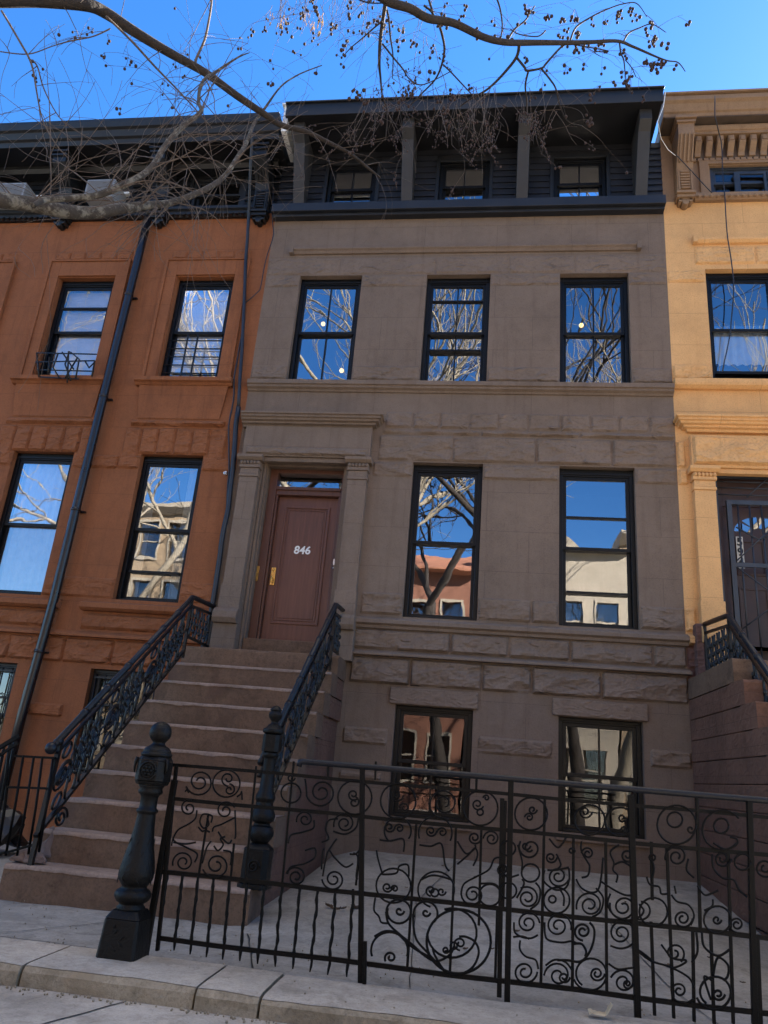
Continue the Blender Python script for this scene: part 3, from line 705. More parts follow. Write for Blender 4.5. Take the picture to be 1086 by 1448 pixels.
for a, b in (((2.92, 4.02), (3.4, 4.5)), ((3.4, 4.5), (3.85, 4.02)), ((2.92, 3.95), (3.86, 3.2)), ((2.92, 3.2), (3.86, 3.95)), ((3.1, 4.84), (3.36, 5.1)), ((3.36, 5.1), (3.6, 4.84)), ((2.95, 4.45), (3.2, 4.3)), ((3.2, 4.3), (3.5, 4.45))):
    g.tube([(a[0], .055, a[1]), (b[0], .055, b[1])], .009, 6)
g.build('security_gate', 'gate_iron', yh)
g = MB(); g.box(2.985, 3.065, .205, .215, 3.98, 4.38); pl = g.build('number_plate', 'label_white', yd_o)
g = MB()
for ch, z in (('5', 4.31), ('9', 4.18), ('4', 4.05)): add_text(g, ch, .14, 3.025, .203, z, depth=.002, offset=.004)
g.build('digit', 'old_black', pl)
# yellow cornice
s = MB(); wall_grid(s, YX0, YX1, 9.3, 10.52, [(2.95, 3.85, 9.42, 9.93), (4.8, 5.6, 9.42, 9.93), (6.6, 7.4, 9.42, 9.93)], .0); s.build('attic_wall', 'yellow_cornice', yh)
rooms(yh, [(2.95, 3.85, 9.42, 9.9)], 'interior', 1.)
wo = window(yh, 2.95, 3.85, 9.42, 9.93, .05, glassm='clear_glass', head=.03, mat='gate_iron')
s = MB(); s.box(3.28, 3.36, .02, .05, 9.43, 9.83).box(3.36, 3.72, .02, .05, 9.79, 9.83).box(3.68, 3.72, .02, .05, 9.43, 9.79); s.build('window_frame', 'gate_iron', wo, .003)
s = MB(); s.box(2.80, 2.93, -.035, .0, 9.38, 10.0).box(2.93, 3.87, -.03, 0, 9.945, 10.02); s.build('window_casing', 'yellow_cornice', yh, .005)
scroll_bracket(yh, 2.45, 2.67, 9.22, 10.49, 'yellow_cornice', .36); scroll_bracket(yh, 6.2, 6.42, 9.22, 10.49, 'yellow_cornice', .36)
s = MB(); s.prism([(0, 9.27), (-.06, 9.27), (-.10, 9.31), (-.10, 9.37), (0, 9.39)], 2.70, YX1)
x = 2.74
while x < 6: s.ball((x, -.10, 9.30), .026, 6); x += .085
s.build('ledge', 'yellow_cornice', yh, .003)
s = MB(); x = 2.74
while x < 6: s.prism([(0, 10.06), (-.05, 10.06), (-.065, 10.11), (-.10, 10.15), (-.155, 10.22), (-.155, 10.335), (0, 10.335)], x, x+.085); s.box(x+.012, x+.073, -.168, -.155, 10.24, 10.32); x += .15
x = 2.70
while x < 6: s.box(x, x+.066, -.04, 0, 9.99, 10.04); x += .085
s.build('dentil_course', 'yellow_cornice', yh, .003)
s = MB(); s.box(2.69, YX1, -.022, .0, 10.044, 10.34); s.build('frieze', 'dark_wood', yh)
s = MB(); s.prism([(0, 10.342), (-.18, 10.342), (-.18, 10.385), (-.20, 10.395), (-.22, 10.43), (-.22, 10.465), (0, 10.49)], 2.69, YX1); s.build('moulding', 'yellow_cornice', yh, .003)
s = MB(); s.prism([(-.02, 10.525), (-.33, 10.525), (-.34, 10.57), (-.365, 10.585), (-.41, 10.68), (-.45, 10.71), (-.45, 10.785), (-.02, 10.80)], YX0-.025, YX1)
s.box(YX0+.02, YX1, -.018, 10.9, 10.53, 10.78); s.box(YX0-.03, YX1, -.48, -.03, 10.805, 10.835)
s.build('roof_cornice', 'yellow_cornice', yh, .003)
s = MB(); s.box(YX0+.0, YX1, -.325, -.005, 10.508, 10.522); s.build('soffit', 'dark_wood', yh)  # shade of the overhang painted in as a darker brown than the cornice

# ================================================================== GROUND
def sheet(name, mat, pts, fs):
    m = MB(); m.add(pts, fs); return struct(m.build(name, mat))
m = MB(); m.box(-120, 120, -140, 60, -.6, -.12); struct(m.build('ground', 'asphalt'))
m = MB(); m.box(-60, 60, -9.8, -4.722, -.3, .098); struct(m.build('sidewalk', 'paving'))
# score lines on the pavement are real joints
m = MB(); m.box(-60, 60, -10.0, -9.803, -.3, .09); struct(m.build('kerb', 'ledge_stone', None, .015))
m = MB(); m.box(-60, 60, -24.5, -16.0, -.3, .06); struct(m.build('far_sidewalk', 'paving'))
# stone ledge at the edge of the yards
xs = [-12, -8.4, -5.6, -3.6, -2.36, -1.40, -1.06, 1.2, 3.4, 6, 12]
for i in range(len(xs)-1):
    m = MB(); g = .007
    dz = RND.uniform(-.006, .006); dy = RND.uniform(-.012, .012)
    nx = max(2, int((xs[i+1]-xs[i])/.06)); ny = 10; v = []; f = []
    def P(i_, j_, face):
        x = xs[i]+g+(xs[i+1]-xs[i]-2*g)*i_/nx
        return x
    prof = [(-4.735+dy, -.05), (-4.735+dy, .06), (-4.733+dy, .13), (-4.728+dy, .165), (-4.705+dy, .186+dz), (-4.66, .189+dz), (-4.55, .19+dz), (-4.40, .188+dz), (-4.22, .187+dz), (-4.22, -.05)]
    for i_ in range(nx+1):
        x = P(i_, 0, 0)
        for k, (y, z) in enumerate(prof):
            e = .010*fr(Vector((x*3.1, y*6+k, z*9))) if 0 < k < 9 else 0
            chip = -.02*max(0, fr(Vector((x*2.3, 7.7, i*3.)))-.25) if k in (3, 4) else 0
            v.append((x, y+(e if k < 5 else 0), z+e*.45+chip))
    n = len(prof)
    for i_ in range(nx):
        for k in range(n-1): f.append((i_*n+k, i_*n+k+1, (i_+1)*n+k+1, (i_+1)*n+k))
    f += [tuple(range(n)), tuple(range(nx*n+n-1, nx*n-1, -1))]
    m.add(v, f); o = m.build('kerb', 'ledge_stone'); struct(o)
    m = MB(); m.add([(p[0], p[1], p[2]+.003) for q in range(nx+1) for p in v[q*n+4:q*n+9]], [(a*5+b, a*5+b+1, (a+1)*5+b+1, (a+1)*5+b) for a in range(nx) for b in range(4)], True); struct(m.build('kerb_paving', 'paving'))
def yard_z(x, y):
    t = max(0, min(1, (y+3.35)/3.35)); h = .187+.305*t
    if x < -1.62: h = .187 if y < -3.0 else .187+.05*t
    if -1.62 <= x < -1.3: h += -.10*(1-(x+1.62)/.32)*t
    return h + .010*fr(Vector((x*.8, y*.8, 4.))) + .004*fr(Vector((x*5, y*5, 1.)))
m = MB(); v = []; f = []; NX, NY = 150, 46; X0, X1, Y0, Y1 = -12, 12, -4.215, .0
for j in range(NY+1):
    for i in range(NX+1):
        x = X0+(X1-X0)*i/NX; y = Y0+(Y1-Y0)*j/NY; v.append((x, y, yard_z(x, y)-.006))
for j in range(NY):
    for i in range(NX): a = j*(NX+1)+i; f.append((a, a+1, a+NX+2, a+NX+1))
m.add(v, f, True); struct(m.build('yard', 'yard_concrete'))
# cracks between the flags of the yard and pavement, thin dark seams lying 4 mm proud
m = MB()
def seam(pts, w=.010, zf=None):
    for (a, b) in zip(pts[:-1], pts[1:]):
        n = max(2, int(math.dist(a, b)/.12)); L = []
        for i in range(n+1):
            t = i/n; x = a[0]+(b[0]-a[0])*t; y = a[1]+(b[1]-a[1])*t
            j = .012*fr(Vector((x*4, y*4, 9))); ww = w*(.6+.8*abs(fr(Vector((x*3, y*3, 2)))))
            dx, dy = b[0]-a[0], b[1]-a[1]; l = math.hypot(dx, dy); nx_, ny_ = -dy/l, dx/l
            for sg in (-1, 1): 
                px, py = x+nx_*(j+sg*ww/2), y+ny_*(j+sg*ww/2); L.append((px, py, zf(px, py)))
        m.add(L, [(2*i, 2*i+1, 2*i+3, 2*i+2) for i in range(n)])
pz = lambda x, y: .1015
seam([(-1.75, -4.74), (-2.1, -5.6)], .014, pz); seam([(.6, -4.74), (.55, -5.8)], .014, pz); seam([(-3.9, -4.74), (-4.2, -5.6)], .014, pz)
yz = lambda x, y: yard_z(x, y)+.001
seam([(-3.4, -4.2), (-2.4, -4.19), (-1.2, -4.18)], .012, yz); seam([(-2.95, -4.2), (-2.3, -3.1)], .01, yz); seam([(-1.55, -3.3), (-1.25, -4.2)], .012, yz)
seam([(-.2, -.05), (-.5, -2.0), (-.35, -4.2)], .008, yz); seam([(.9, -.05), (1.1, -2.2), (1.3, -4.2)], .008, yz); seam([(-1.5, -2.0), (.9, -2.1), (2.2, -2.0)], .008, yz)
struct(m.build('paving_seam', 'old_black'))

# ================================================================== STOOPS
RISE, RUN, SY, SZ = .234, .282, -3.087, .187
st = thing('stoop', (-2.56, -1.6, .187), 'wide reddish brown stone stoop of ten steps rising to the wooden door', 'stoop', 'stone stoops')
XL, XR = -3.50, -1.645
def slab(mb, x0, x1, y0, y1, z0, z1, seed, wob=.006):
    # stone with slightly worn irregular front edge, a grid box
    nx = max(6, int((x1-x0)/.05)); prof = [(y0, z0), (y0, z0+(z1-z0)*.5), (y0, z1-.03), (y0+.006, z1-.01), (y0+.02, z1), (y0+.12, z1), ((y0+y1)/2, z1), (y1, z1), (y1, z0)]
    n = len(prof); v = []; f = []
    for i in range(nx+1):
        x = x0+(x1-x0)*i/nx
        for k, (y, z) in enumerate(prof):
            e = wob*fr(Vector((x*2.5+seed, k*.7, seed))) if 1 <= k <= 5 else 0
            chip = .016*max(0, fr(Vector((x*4+seed*2, 3.3, seed)))-.3) if k in (3, 4) else 0
            v.append((x, y+e+chip, z+(e*.5-chip if k > 1 else 0)))
    for i in range(nx):
        for k in range(n-1): f.append((i*n+k, i*n+k+1, (i+1)*n+k+1, (i+1)*n+k))
        f.append((i*n+n-1, i*n, (i+1)*n, (i+1)*n+n-1))
    f += [tuple(range(n-1, -1, -1)), tuple(range(nx*n, nx*n+n))]
    mb.add(v, f)
for k in range(10):
    y0 = SY+k*RUN; z0 = SZ+k*RISE
    s = MB(); last = k == 9
    xl = XL - (.08 if k == 0 else 0); xr = XR+(.02 if k == 0 else 0)
    slab(s, xl, xr, y0, (-.002 if last else y0+RUN+.06), z0+(.003 if k else -.2), z0+RISE, k*3.7)
    o = s.build('step', 'step_stone', st)
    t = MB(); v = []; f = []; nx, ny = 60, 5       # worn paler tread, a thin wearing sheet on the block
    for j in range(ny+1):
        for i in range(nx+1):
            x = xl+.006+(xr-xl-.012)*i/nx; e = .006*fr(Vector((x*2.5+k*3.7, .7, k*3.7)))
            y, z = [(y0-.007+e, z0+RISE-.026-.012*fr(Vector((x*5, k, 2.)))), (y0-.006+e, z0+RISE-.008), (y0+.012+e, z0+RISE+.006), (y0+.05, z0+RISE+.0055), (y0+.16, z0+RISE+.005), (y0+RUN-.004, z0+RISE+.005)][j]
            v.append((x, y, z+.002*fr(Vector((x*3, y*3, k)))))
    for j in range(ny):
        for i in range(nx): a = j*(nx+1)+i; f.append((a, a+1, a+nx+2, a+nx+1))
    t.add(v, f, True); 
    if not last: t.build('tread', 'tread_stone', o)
s = MB()
for k in range(1, 10): s.box(XL+.06, XR-.045, SY+k*RUN+.05, -.003, SZ+(k-1)*RISE-.2*(k == 1), SZ+k*RISE-.002)
s.build('side_wall', 'side_stone', st)
# blocks under the top steps at the right cheek
s = MB(); 
for k in (8, 9): s.box(XR-.044, XR-.012, SY+k*RUN+.12, -.003, SZ+(k-1)*RISE+.01, SZ+k*RISE-.004)
s.build('cheek_block', 'side_stone', st, .006)
# neighbour's stoop, right
sr = thing('stoop', (3.4, -1.6, .187), 'dark stone stoop of the yellow house, its stepped flank at the right edge', 'stoop', 'stone stoops')
RXL = 2.275
s2z = 2.575
for k in range(10):
    zt = s2z-k*.222; y0 = -1.63-k*.268
    s = MB(); slab(s, RXL, 4.2, y0, (-.003 if k == 0 else y0+.40), zt-.219, zt, 40+k*2.1, .009)
    s.build('step', 'step_stone' if k < 1 else 'side_stone', sr)
s = MB()
for k in range(1, 10):
    zt = s2z-k*.222; o_ = RND.uniform(0, .006)
    s.box(RXL+.005+o_, 4.2, -1.63-k*.268+.405, -.003, zt-.221, zt-.003)
s.box(RXL+.02, 4.2, -4.05, -.003, .0, .34)
s.build('side_wall', 'side_stone', sr, .01)
s = MB(); s.box(2.36, 2.47, -.16, -.01, 2.58, 3.20); s.build('rail_pier', 'bare_stone', sr, .008)

# ================================================================== STAIR RAILINGS
def circ(c, r, n=16, a0=0., a1=2*math.pi): return [(c[0]+r*math.cos(a0+(a1-a0)*i/n), c[1]+r*math.sin(a0+(a1-a0)*i/n)) for i in range(n+1)]
def spir(c, r, a0, turns, d=1, n=None, r1=.22):
    n = n or int(abs(turns)*18)+6
    return [(c[0]+(r+(r*r1-r)*(i/n)**.85)*math.cos(a0+d*2*math.pi*turns*i/n), c[1]+(r+(r*r1-r)*(i/n)**.85)*math.sin(a0+d*2*math.pi*turns*i/n)) for i in range(n+1)]
def stair_rail(t, x, yb, zb, ya, za, yend, zend, hb, hb2, hr=.028, mat='black_iron', ball=True, flat_bottom=None, ext=.0):
    """x plane; handrail (yb,zb) foot -> (ya,za) apex -> (yend,zend); bottom rail hb below at foot, hb2 below at the apex"""
    slope = (za-zb)/(ya-yb)
    h = MB(); h.tube([(x, yb-ext, zb-slope*ext), (x, ya-.06, za-.06*slope), (x, ya-.01, za-.004), (x, ya+.05, za+.008), (x, yend, zend)], hr, 10)
    if ball:
        h.ball((x, yb-ext-.03, zb-slope*ext-.02), .048, 10); h.lathe([(.04, -.01), (.04, .02)], (x, yb-ext+.06, zb-slope*ext+.03), 10)
    n = 7
    for i in range(1, n):
        q = i/n; yy = yb+(ya-yb)*q; zz = zb+(za-zb)*q; h.tube([(x, yy-.02, zz-.02*slope), (x, yy+.02, zz+.02*slope)], hr*1.18, 10)
    h.build('handrail', 'handrail_paint', t)
    top = lambda q, d=.10: Vector((x, yb+(ya-yb)*q, zb+(za-zb)*q-d))
    bot = lambda q: Vector((x, yb+(ya-yb)*q, zb+(za-zb)*q-(hb+(hb2-hb)*q)))
    R = MB(); R.bar(top(0), top(1), .03, .02).build('upper_rail', mat, t)
    R = MB(); R.bar(bot(-.02), bot(1), .035, .03).build('lower_rail', mat, t)
    L = math.hypot(ya-yb, za-zb)
    def mp(s, hgt):                     # s metres along, hgt 0..1 between rails
        q = s/(ya-yb); a = bot(q); b = top(q); return a+(b-a)*hgt
    span = ya-yb; Hm = (hb+hb2)/2-.10
    # lozenge groups: roundel, spindles, roundel, spindles ...
    s = .05; k = 0
    while s < span-.06:
        if k % 6 == 0 and s < span-.22:
            g = MB(); cxx = s+.11; rr = .095
            for cz, r_ in ((.5, 1.), (.5, .5), (.84, .55), (.16, .55)):
                g.tube([mp(cxx+rr*r_*a, cz+rr*r_*b/Hm*.95) for a, b in circ((0, 0), 1, 14)], .011, 6)
            g.tube([mp(cxx+a, .5+b/Hm) for a, b in spir((0, 0), .085, .4, 1.6)], .010, 6)
            g.build('scroll', mat, t); s += .23
        else:
            g = MB(); ph = (k % 2)*math.pi
            g.tube([mp(s+.020*math.sin(2*math.pi*h_*1.5+ph), h_) for h_ in np.linspace(0, 1, 13)], .011, 6)
            for h_ in (.28, .5, .72): g.ball(tuple(mp(s, h_)), .019, 6, 1.5)
            g.tube([mp(s+.034*a, .39+.034*b/Hm*1.3) for a, b in circ((0, 0), 1, 10)], .008, 5)
            g.tube([mp(s+.034*a, .61+.034*b/Hm*1.3) for a, b in circ((0, 0), 1, 10)], .008, 5)
            g.build('baluster', mat, t); s += .085
        k += 1
    for q in (.5,):
        R = MB(); R.tube([bot(0)+(top(0)-bot(0))*q, bot(1)+(top(1)-bot(1))*q], .009, 6).build('middle_rail', mat, t)
    # flat top section
    fb = flat_bottom
    R = MB(); R.bar((x, ya, za-.10), (x, yend, zend-.10), .03, .02); R.bar((x, ya, fb), (x, yend, fb), .03, .02)
    R.bar((x, ya, za-.02), (x, ya, fb-.25), .032, .032); R.bar((x, yend, zend-.02), (x, yend, fb-.02), .03, .03)
    R.build('landing_panel', mat, t)
    nb = max(2, int((yend-ya)/.085))
    for i in range(1, nb):
        yy = ya+(yend-ya)*i/nb; g = MB(); ph = (i % 2)*math.pi; H2 = za-.1-fb
        g.tube([(x, yy+.016*math.sin(2*math.pi*1.5*h_+ph), fb+H2*h_) for h_ in np.linspace(0, 1, 11)], .011, 6)
        for h_ in (.25, .5, .75): g.ball((x, yy, fb+H2*h_), .019, 6, 1.5)
        g.build('baluster', mat, t)
    return mp

lr = thing('stair_railing', (-3.38, -3.1, .42), 'black scrolled iron stair railing with ball end, beside the orange house', 'railing', 'iron stair railings')
stair_rail(lr, -3.385, -3.03, 1.345, -.80, 3.05, -.06, 3.10, .68, .62, flat_bottom=2.60, ext=.06)
s = MB(); s.bar((-3.385, -3.0, 1.33), (-3.385, -3.06, .40), .035, .035); s.build('post', 'black_iron', lr)
s = MB(); s.tube([(-3.385, y_, z_) for y_, z_ in [(-2.75+a, .75+b*.9) for a, b in spir((0, 0), .10, 0, 1.7)]], .011, 6); s.build('scroll', 'black_iron', lr)
rr_ = thing('stair_railing', (-1.72, -2.95, .42), 'black scrolled iron stair railing with turned newel, right of the wooden door', 'railing', 'iron stair railings')
stair_rail(rr_, -1.735, -2.88, 1.30, -.58, 3.10, -.06, 3.14, .62, .62, ball=False, flat_bottom=2.60)
nw = MB(); c = (-1.645, -2.94, .421)
sq = lambda h, c_: [(c_[0]-h, c_[1]-h*.6), (c_[0]-h*.6, c_[1]-h), (c_[0]+h*.6, c_[1]-h), (c_[0]+h, c_[1]-h*.6), (c_[0]+h, c_[1]+h*.6), (c_[0]+h*.6, c_[1]+h), (c_[0]-h*.6, c_[1]+h), (c_[0]-h, c_[1]+h*.6)]
nw.prism_z(sq(.115, c), .421, .455); nw.prism_z(sq(.10, c), .457, .69); nw.prism_z(sq(.10, c), .692, .73, .6, c)
nw.lathe([(.06, .31), (.075, .325), (.095, .36), (.098, .39), (.08, .425), (.06, .435), (.06, .45), (.085, .465), (.095, .50), (.085, .53), (.07, .56), (.066, .60), (.078, .62), (.078, .64), (.058, .68), (.05, .80), (.048, .92), (.062, .94), (.062, .96), (.05, .975)], c, 18)
nw.prism_z(sq(.068, c), .421+.97, .421+1.10); nw.lathe([(.06, 1.10), (.085, 1.115), (.085, 1.14), (.06, 1.155), (.05, 1.17), (.03, 1.185), (.028, 1.20), (.05, 1.23), (.056, 1.255), (.04, 1.28), (.05, 1.29), (.03, 1.315), (.008, 1.325)], c, 14)
nw.build('newel_post', 'newel_iron', rr_, .003)
s = MB()
s.tube([(c[0], c[1]-.104, .575+.0)]+[(c[0]+a, c[1]-.106, .575+b) for a, b in spir((0, 0), .05, 0, 1.7)][::-1], .007, 6); s.build('scroll', 'newel_iron', rr_)
yr = thing('stair_railing', (2.44, -3.5, .4), 'black scrolled iron stair railing of the yellow house, at the right edge', 'railing', 'iron stair railings')
stair_rail(yr, 2.44, -3.6, 1.24, -1.08, 3.10, -.22, 3.18, .60, .58, ball=False, flat_bottom=2.60)

# ================================================================== FOREGROUND NEWEL
nt_ = thing('newel_post', (-2.0, -4.30, .187), 'tall black cast iron newel post with ball top, standing on the stone ledge', 'post')
c = (-2.0, -4.30, .187)
b = MB(); sq2 = lambda h, c_, e=.86: [(c_[0]-h, c_[1]-h*e), (c_[0]-h*e, c_[1]-h), (c_[0]+h*e, c_[1]-h), (c_[0]+h, c_[1]-h*e), (c_[0]+h, c_[1]+h*e), (c_[0]+h*e, c_[1]+h), (c_[0]-h*e, c_[1]+h), (c_[0]-h, c_[1]+h*e)]
b.prism_z(sq2(.116, c), .184, .395, .90, c); b.prism_z(sq2(.105, c), .397, .438, .74, c)
for k_ in range(5): b.tube([(c[0]+.035*math.sin(k_*1.3), c[1]-.113+.02*(k_*.05), .24+k_*.028), (c[0]-.035*math.cos(k_*1.7), c[1]-.111, .262+k_*.027)], .006, 5)
b.build('base', 'newel_iron', nt_, .006)
b = MB(); b.lathe([(.085, .245), (.088, .262), (.075, .275), (.078, .285), (.10, .295), (.113, .318), (.114, .335), (.10, .352), (.08, .362), (.078, .372), (.085, .382), (.104, .405), (.11, .435), (.108, .47), (.098, .52), (.084, .58), (.073, .64), (.064, .70), (.058, .765), (.058, .772), (.069, .778), (.070, .792), (.058, .80), (.055, .82), (.056, .865), (.064, .878), (.076, .885), (.079, .90), (.072, .913), (.082, .925), (.085, .935)], c, 28)
b.v = [(c[0]+(p[0]-c[0])*.93, c[1]+(p[1]-c[1])*.93, p[2]) for p in b.v]; b.build('shaft', 'newel_iron', nt_)
b = MB(); q = sq(.093, c); b.prism_z(sq(.082, c), .187+.935, .187+.955, 1.12, c); b.prism_z(q, .187+.957, .187+1.075); b.prism_z(q, .187+1.077, .187+1.10, .86, c)
b.lathe([(.09, 1.098), (.095, 1.108), (.095, 1.118), (.083, 1.124), (.086, 1.135), (.07, 1.155), (.05, 1.165), (.04, 1.175), (.036, 1.185), (.045, 1.19)], c, 24)
h = b.build('head', 'newel_iron', nt_, .005)
b = MB(); 
for r_ in (.052, .036): b.tube([(c[0]+x_, c[1]-.095, .187+1.016+z_) for x_, z_ in circ((0, 0), r_, 20)], .006, 6)
for i in range(6): a = i*math.pi/3; b.ball((c[0]+.022*math.cos(a), c[1]-.094, .187+1.016+.022*math.sin(a)), .011, 6)
b.ball((c[0], c[1]-.095, .187+1.016), .012, 6); b.build('rosette', 'newel_iron', h)
b = MB(); b.ball((c[0], c[1], .187+1.243), .068, 16); b.build('ball_finial', 'newel_iron', nt_)
for sgn in (-1, 1):
    b = MB(); b.tube([(c[0]+sgn*(.094+.010*math.sin(k*.9)), c[1]-.06+.0*k, .187+1.09-.03*k) for k in range(4)], [.012, .01, .008, .004], 6); b.build('ornament', 'newel_iron', h)
b = MB()
for (zz, ph) in ((.42, 0), (.47, .5), (.53, 0), (.60, .5)):
    for i in range(7):
        a = 2*math.pi*(i+ph)/7; rr = .100-(zz-.42)*.158
        b.tube([(c[0]+(rr+.001)*math.cos(a-.25*(1-abs(t)))*(1), c[1]+(rr+.001)*math.sin(a-.25*(1-abs(t))), .187+zz+t*.035) for t in (-1, -.5, 0, .5, 1)], [.002, .004, .0045, .004, .002], 5)
b.build('leaf_relief', 'newel_iron', nt_)

# ================================================================== FRONT FENCE
FY = -4.2
fe = thing('iron_fence', (0, FY, .187), 'ornate black wrought iron fence of scrolls and pickets on the stone ledge', 'fence')
def map6(ox, oy, sc):
    return lambda x, y: at(ox+x/sc, oy+y/sc, FY)
A_ = map6(200, 1040, 3.017); B_ = map6(500, 1060, 4.021); C_ = map6(700, 1080, 3.936); D_ = map6(740, 1080, 3.139)
RZ = [1.249, 1.050, .638, .285]
def railz(name, z, x0, x1, w, d, mat='fence_iron', zs=0.):
    s = MB(); n = 12; pts = [(x0+(x1-x0)*i/n, FY+.002*math.sin(i*2.1), z+zs*i/n+.003*math.sin(i*1.7+z*9)) for i in range(n+1)]
    for a, b in zip(pts[:-1], pts[1:]): s.bar(a, b, w, d)
    s.build(name, mat, fe)
s = MB(); s.tube([(-1.115, FY, 1.30), (-1.11, FY, 1.327), (-1.09, FY, 1.331), (0, FY, 1.333), (1.0, FY, 1.331), (2.25, FY, 1.332), (2.27, FY, 1.331)], .019, 10); s.build('handrail', 'handrail_paint', fe)
railz('rail', RZ[0], -1.93, 2.27, .020, .016, zs=-.008); railz('rail', RZ[1], -1.89, 2.27, .022, .016, zs=-.008); railz('rail', RZ[2], -1.885, 2.27, .024, .018, zs=-.006); railz('rail', RZ[3], -1.85, 2.27, .024, .018, zs=-.010)
def post(pa, pb, w=.032, d=None, name='post'):
    s = MB(); s.bar(pa, pb, w, d or w); s.build(name, 'fence_iron', fe, .003)
post((-.72, FY, 1.33), (-.625, FY, .17), .03); post((-.615, FY-.03, .40), (-.60, FY-.03, .19), .022)
post((.178, FY, 1.33), (.185, FY, .16), .032); post((.130, FY+.005, 1.22), (.142, FY+.005, .20), .026)
post((.865, FY, 1.30), (.872, FY, .17), .034)
post(D_(1003, 165), D_(1028, 1160), .030); post(D_(1035, 770), D_(1050, 1160), .026); post((2.2, FY, 1.33), (2.2, FY, .17), .034)
post(A_(150, 120), A_(68, 918), .022); post(A_(142, 190), A_(12, 958), .034)
for a, b in (((490, 130), (440, 640)), ((650, 110), (600, 640)), ((395, 460), (380, 620)), ((285, 340), (245, 590)), ((945, 350), (915, 640)), ((798, 110), (795, 180)), ((1000, 110), (997, 190))): post(A_(*a), A_(*b), .013, name='bar')
for a, b in (((358, 400), (305, 1245)), ((583, 425), (548, 1260)), ((727, 430), (712, 1000)), ((817, 900), (805, 1310)), ((700, 150), (697, 235)), ((865, 290), (850, 900))): post(B_(*a), B_(*b), .015, name='bar')
for a, b in (((277, 185), (255, 1230)), ((437, 395), (430, 1250)), ((616, 420), (622, 1275))): post(C_(*a), C_(*b), .016, name='bar')
for a, b in (((568, 345), (572, 605)), ((567, 700), (583, 1118)), ((636, 355), (668, 1130)), ((770, 145), (785, 730)), ((752, 740), (758, 1145)), ((908, 390), (932, 1155)), ((832, 750), (847, 1155))): post(D_(*a), D_(*b), .017, name='bar')
# hammered pickets of the left panel
pk = [((110, 590), (65, 920)), ((177, 585), (138, 917)), ((243, 595), (207, 934)), ((309, 605), (277, 946)), ((377, 615), (347, 956)), ((450, 625), (420, 962)), ((524, 635), (495, 974)), ((600, 640), (568, 986)), ((676, 650), (645, 996)), ((753, 660), (720, 1009)), ((829, 668), (797, 1021)), ((905, 655), (877, 1030))]
for i, (a, b) in enumerate(pk):
    pa, pb = A_(*a), A_(*b); s = MB(); n = 16; w = .0012 if i not in (7, 9, 10, 11) else .0035
    s.tube([pa.lerp(pb, t/n)+Vector((w*math.sin(t*1.25+i), w*.6*math.cos(t*1.1+i), 0)) for t in range(n+1)], [.0095+.0022*math.sin(t*2.4+i) for t in range(n-1)]+[.008, .004], 6)
    s.build('picket', 'fence_iron', fe)
def scroll(F, curves, r=.0058):
    s = MB()
    for cu in curves:
        s.tube([F(*p)+Vector((0, -.012, 0)) for p in cu], r, 5)
    s.build('scroll', 'fence_iron', fe)
def S(cx, cy, r, a0=0., turns=1.7, d=1, r1=.22): return spir((cx, cy), r, a0, turns, d, r1=r1)
def sm(pts, n=6):     # Catmull-Rom through hand points
    P = [pts[0]]+list(pts)+[pts[-1]]; out = []
    for i in range(1, len(P)-2):
        for k in range(n):
            t = k/n; a, b, c_, d_ = P[i-1], P[i], P[i+1], P[i+2]
            out.append(tuple(.5*(2*b[j]+(c_[j]-a[j])*t+(2*a[j]-5*b[j]+4*c_[j]-d_[j])*t*t+(3*b[j]-a[j]-3*c_[j]+d_[j])*t**3) for j in (0, 1)))
    return out+[pts[-1]]
PI = math.pi
# panel A
scroll(A_, [S(252, 198, 62, PI*.9, 1.9, -1)+[], sm([(190, 240), (196, 232), (205, 245)])])
scroll(A_, [circ((365, 205), 58, 22), S(372, 185, 32, PI*.5, 1.3), S(378, 232, 26, -PI*.5, 1.3), sm([(410, 262), (425, 250), (430, 240), (432, 275)])])
scroll(A_, [S(205, 310, 37, -PI*.4, 1.5, -1), sm([(240, 318), (232, 355), (200, 380), (160, 402), (138, 440), (132, 470)])])
scroll(A_, [S(360, 320, 42, -PI*.1, 1.5, -1), sm([(402, 318), (405, 420), (400, 440)]), sm([(400, 350), (345, 378), (312, 390), (305, 410)])])
scroll(A_, [S(182, 540, 48, PI*.9, 1.7, 1), sm([(230, 540), (240, 505), (200, 480), (150, 455), (138, 440)]), sm([(140, 455), (190, 462), (235, 455)])])
scroll(A_, [S(322, 552, 60, PI*.9, 1.7, -1), sm([(382, 552), (385, 500), (352, 490)]), sm([(312, 470), (330, 490), (352, 465), (340, 440), (360, 430)]), sm([(330, 410), (350, 440), (375, 460), (388, 445)])])
scroll(A_, [sm([(285, 335), (262, 338), (252, 370), (268, 395), (290, 380), (282, 352)]), sm([(285, 335), (305, 345), (300, 372)]), sm([(246, 390), (262, 408), (278, 404), (295, 412)]), sm([(262, 545), (280, 480), (300, 450)])])
scroll(A_, [S(770, 242, 66, PI*.95, 1.9, -1), sm([(700, 185), (704, 210), (708, 262)])])
scroll(A_, [circ((912, 264), 72, 24), S(905, 252, 26, PI*.2, 1.4), S(908, 285, 24, -PI*.4, 1.2), sm([(950, 200), (940, 250), (945, 300)])])
scroll(A_, [circ((640, 245), 42, 18), S(640, 180, 18, 0, 1.2)])
scroll(A_, [S(700, 358, 38, PI*.9, 1.6), sm([(738, 360), (735, 395), (690, 412), (640, 425), (628, 460)])])
scroll(A_, [S(868, 375, 48, PI*.9, 1.8), sm([(840, 355), (800, 362), (788, 400), (800, 440), (770, 455)]), sm([(820, 408), (870, 420), (915, 395), (928, 350)])])
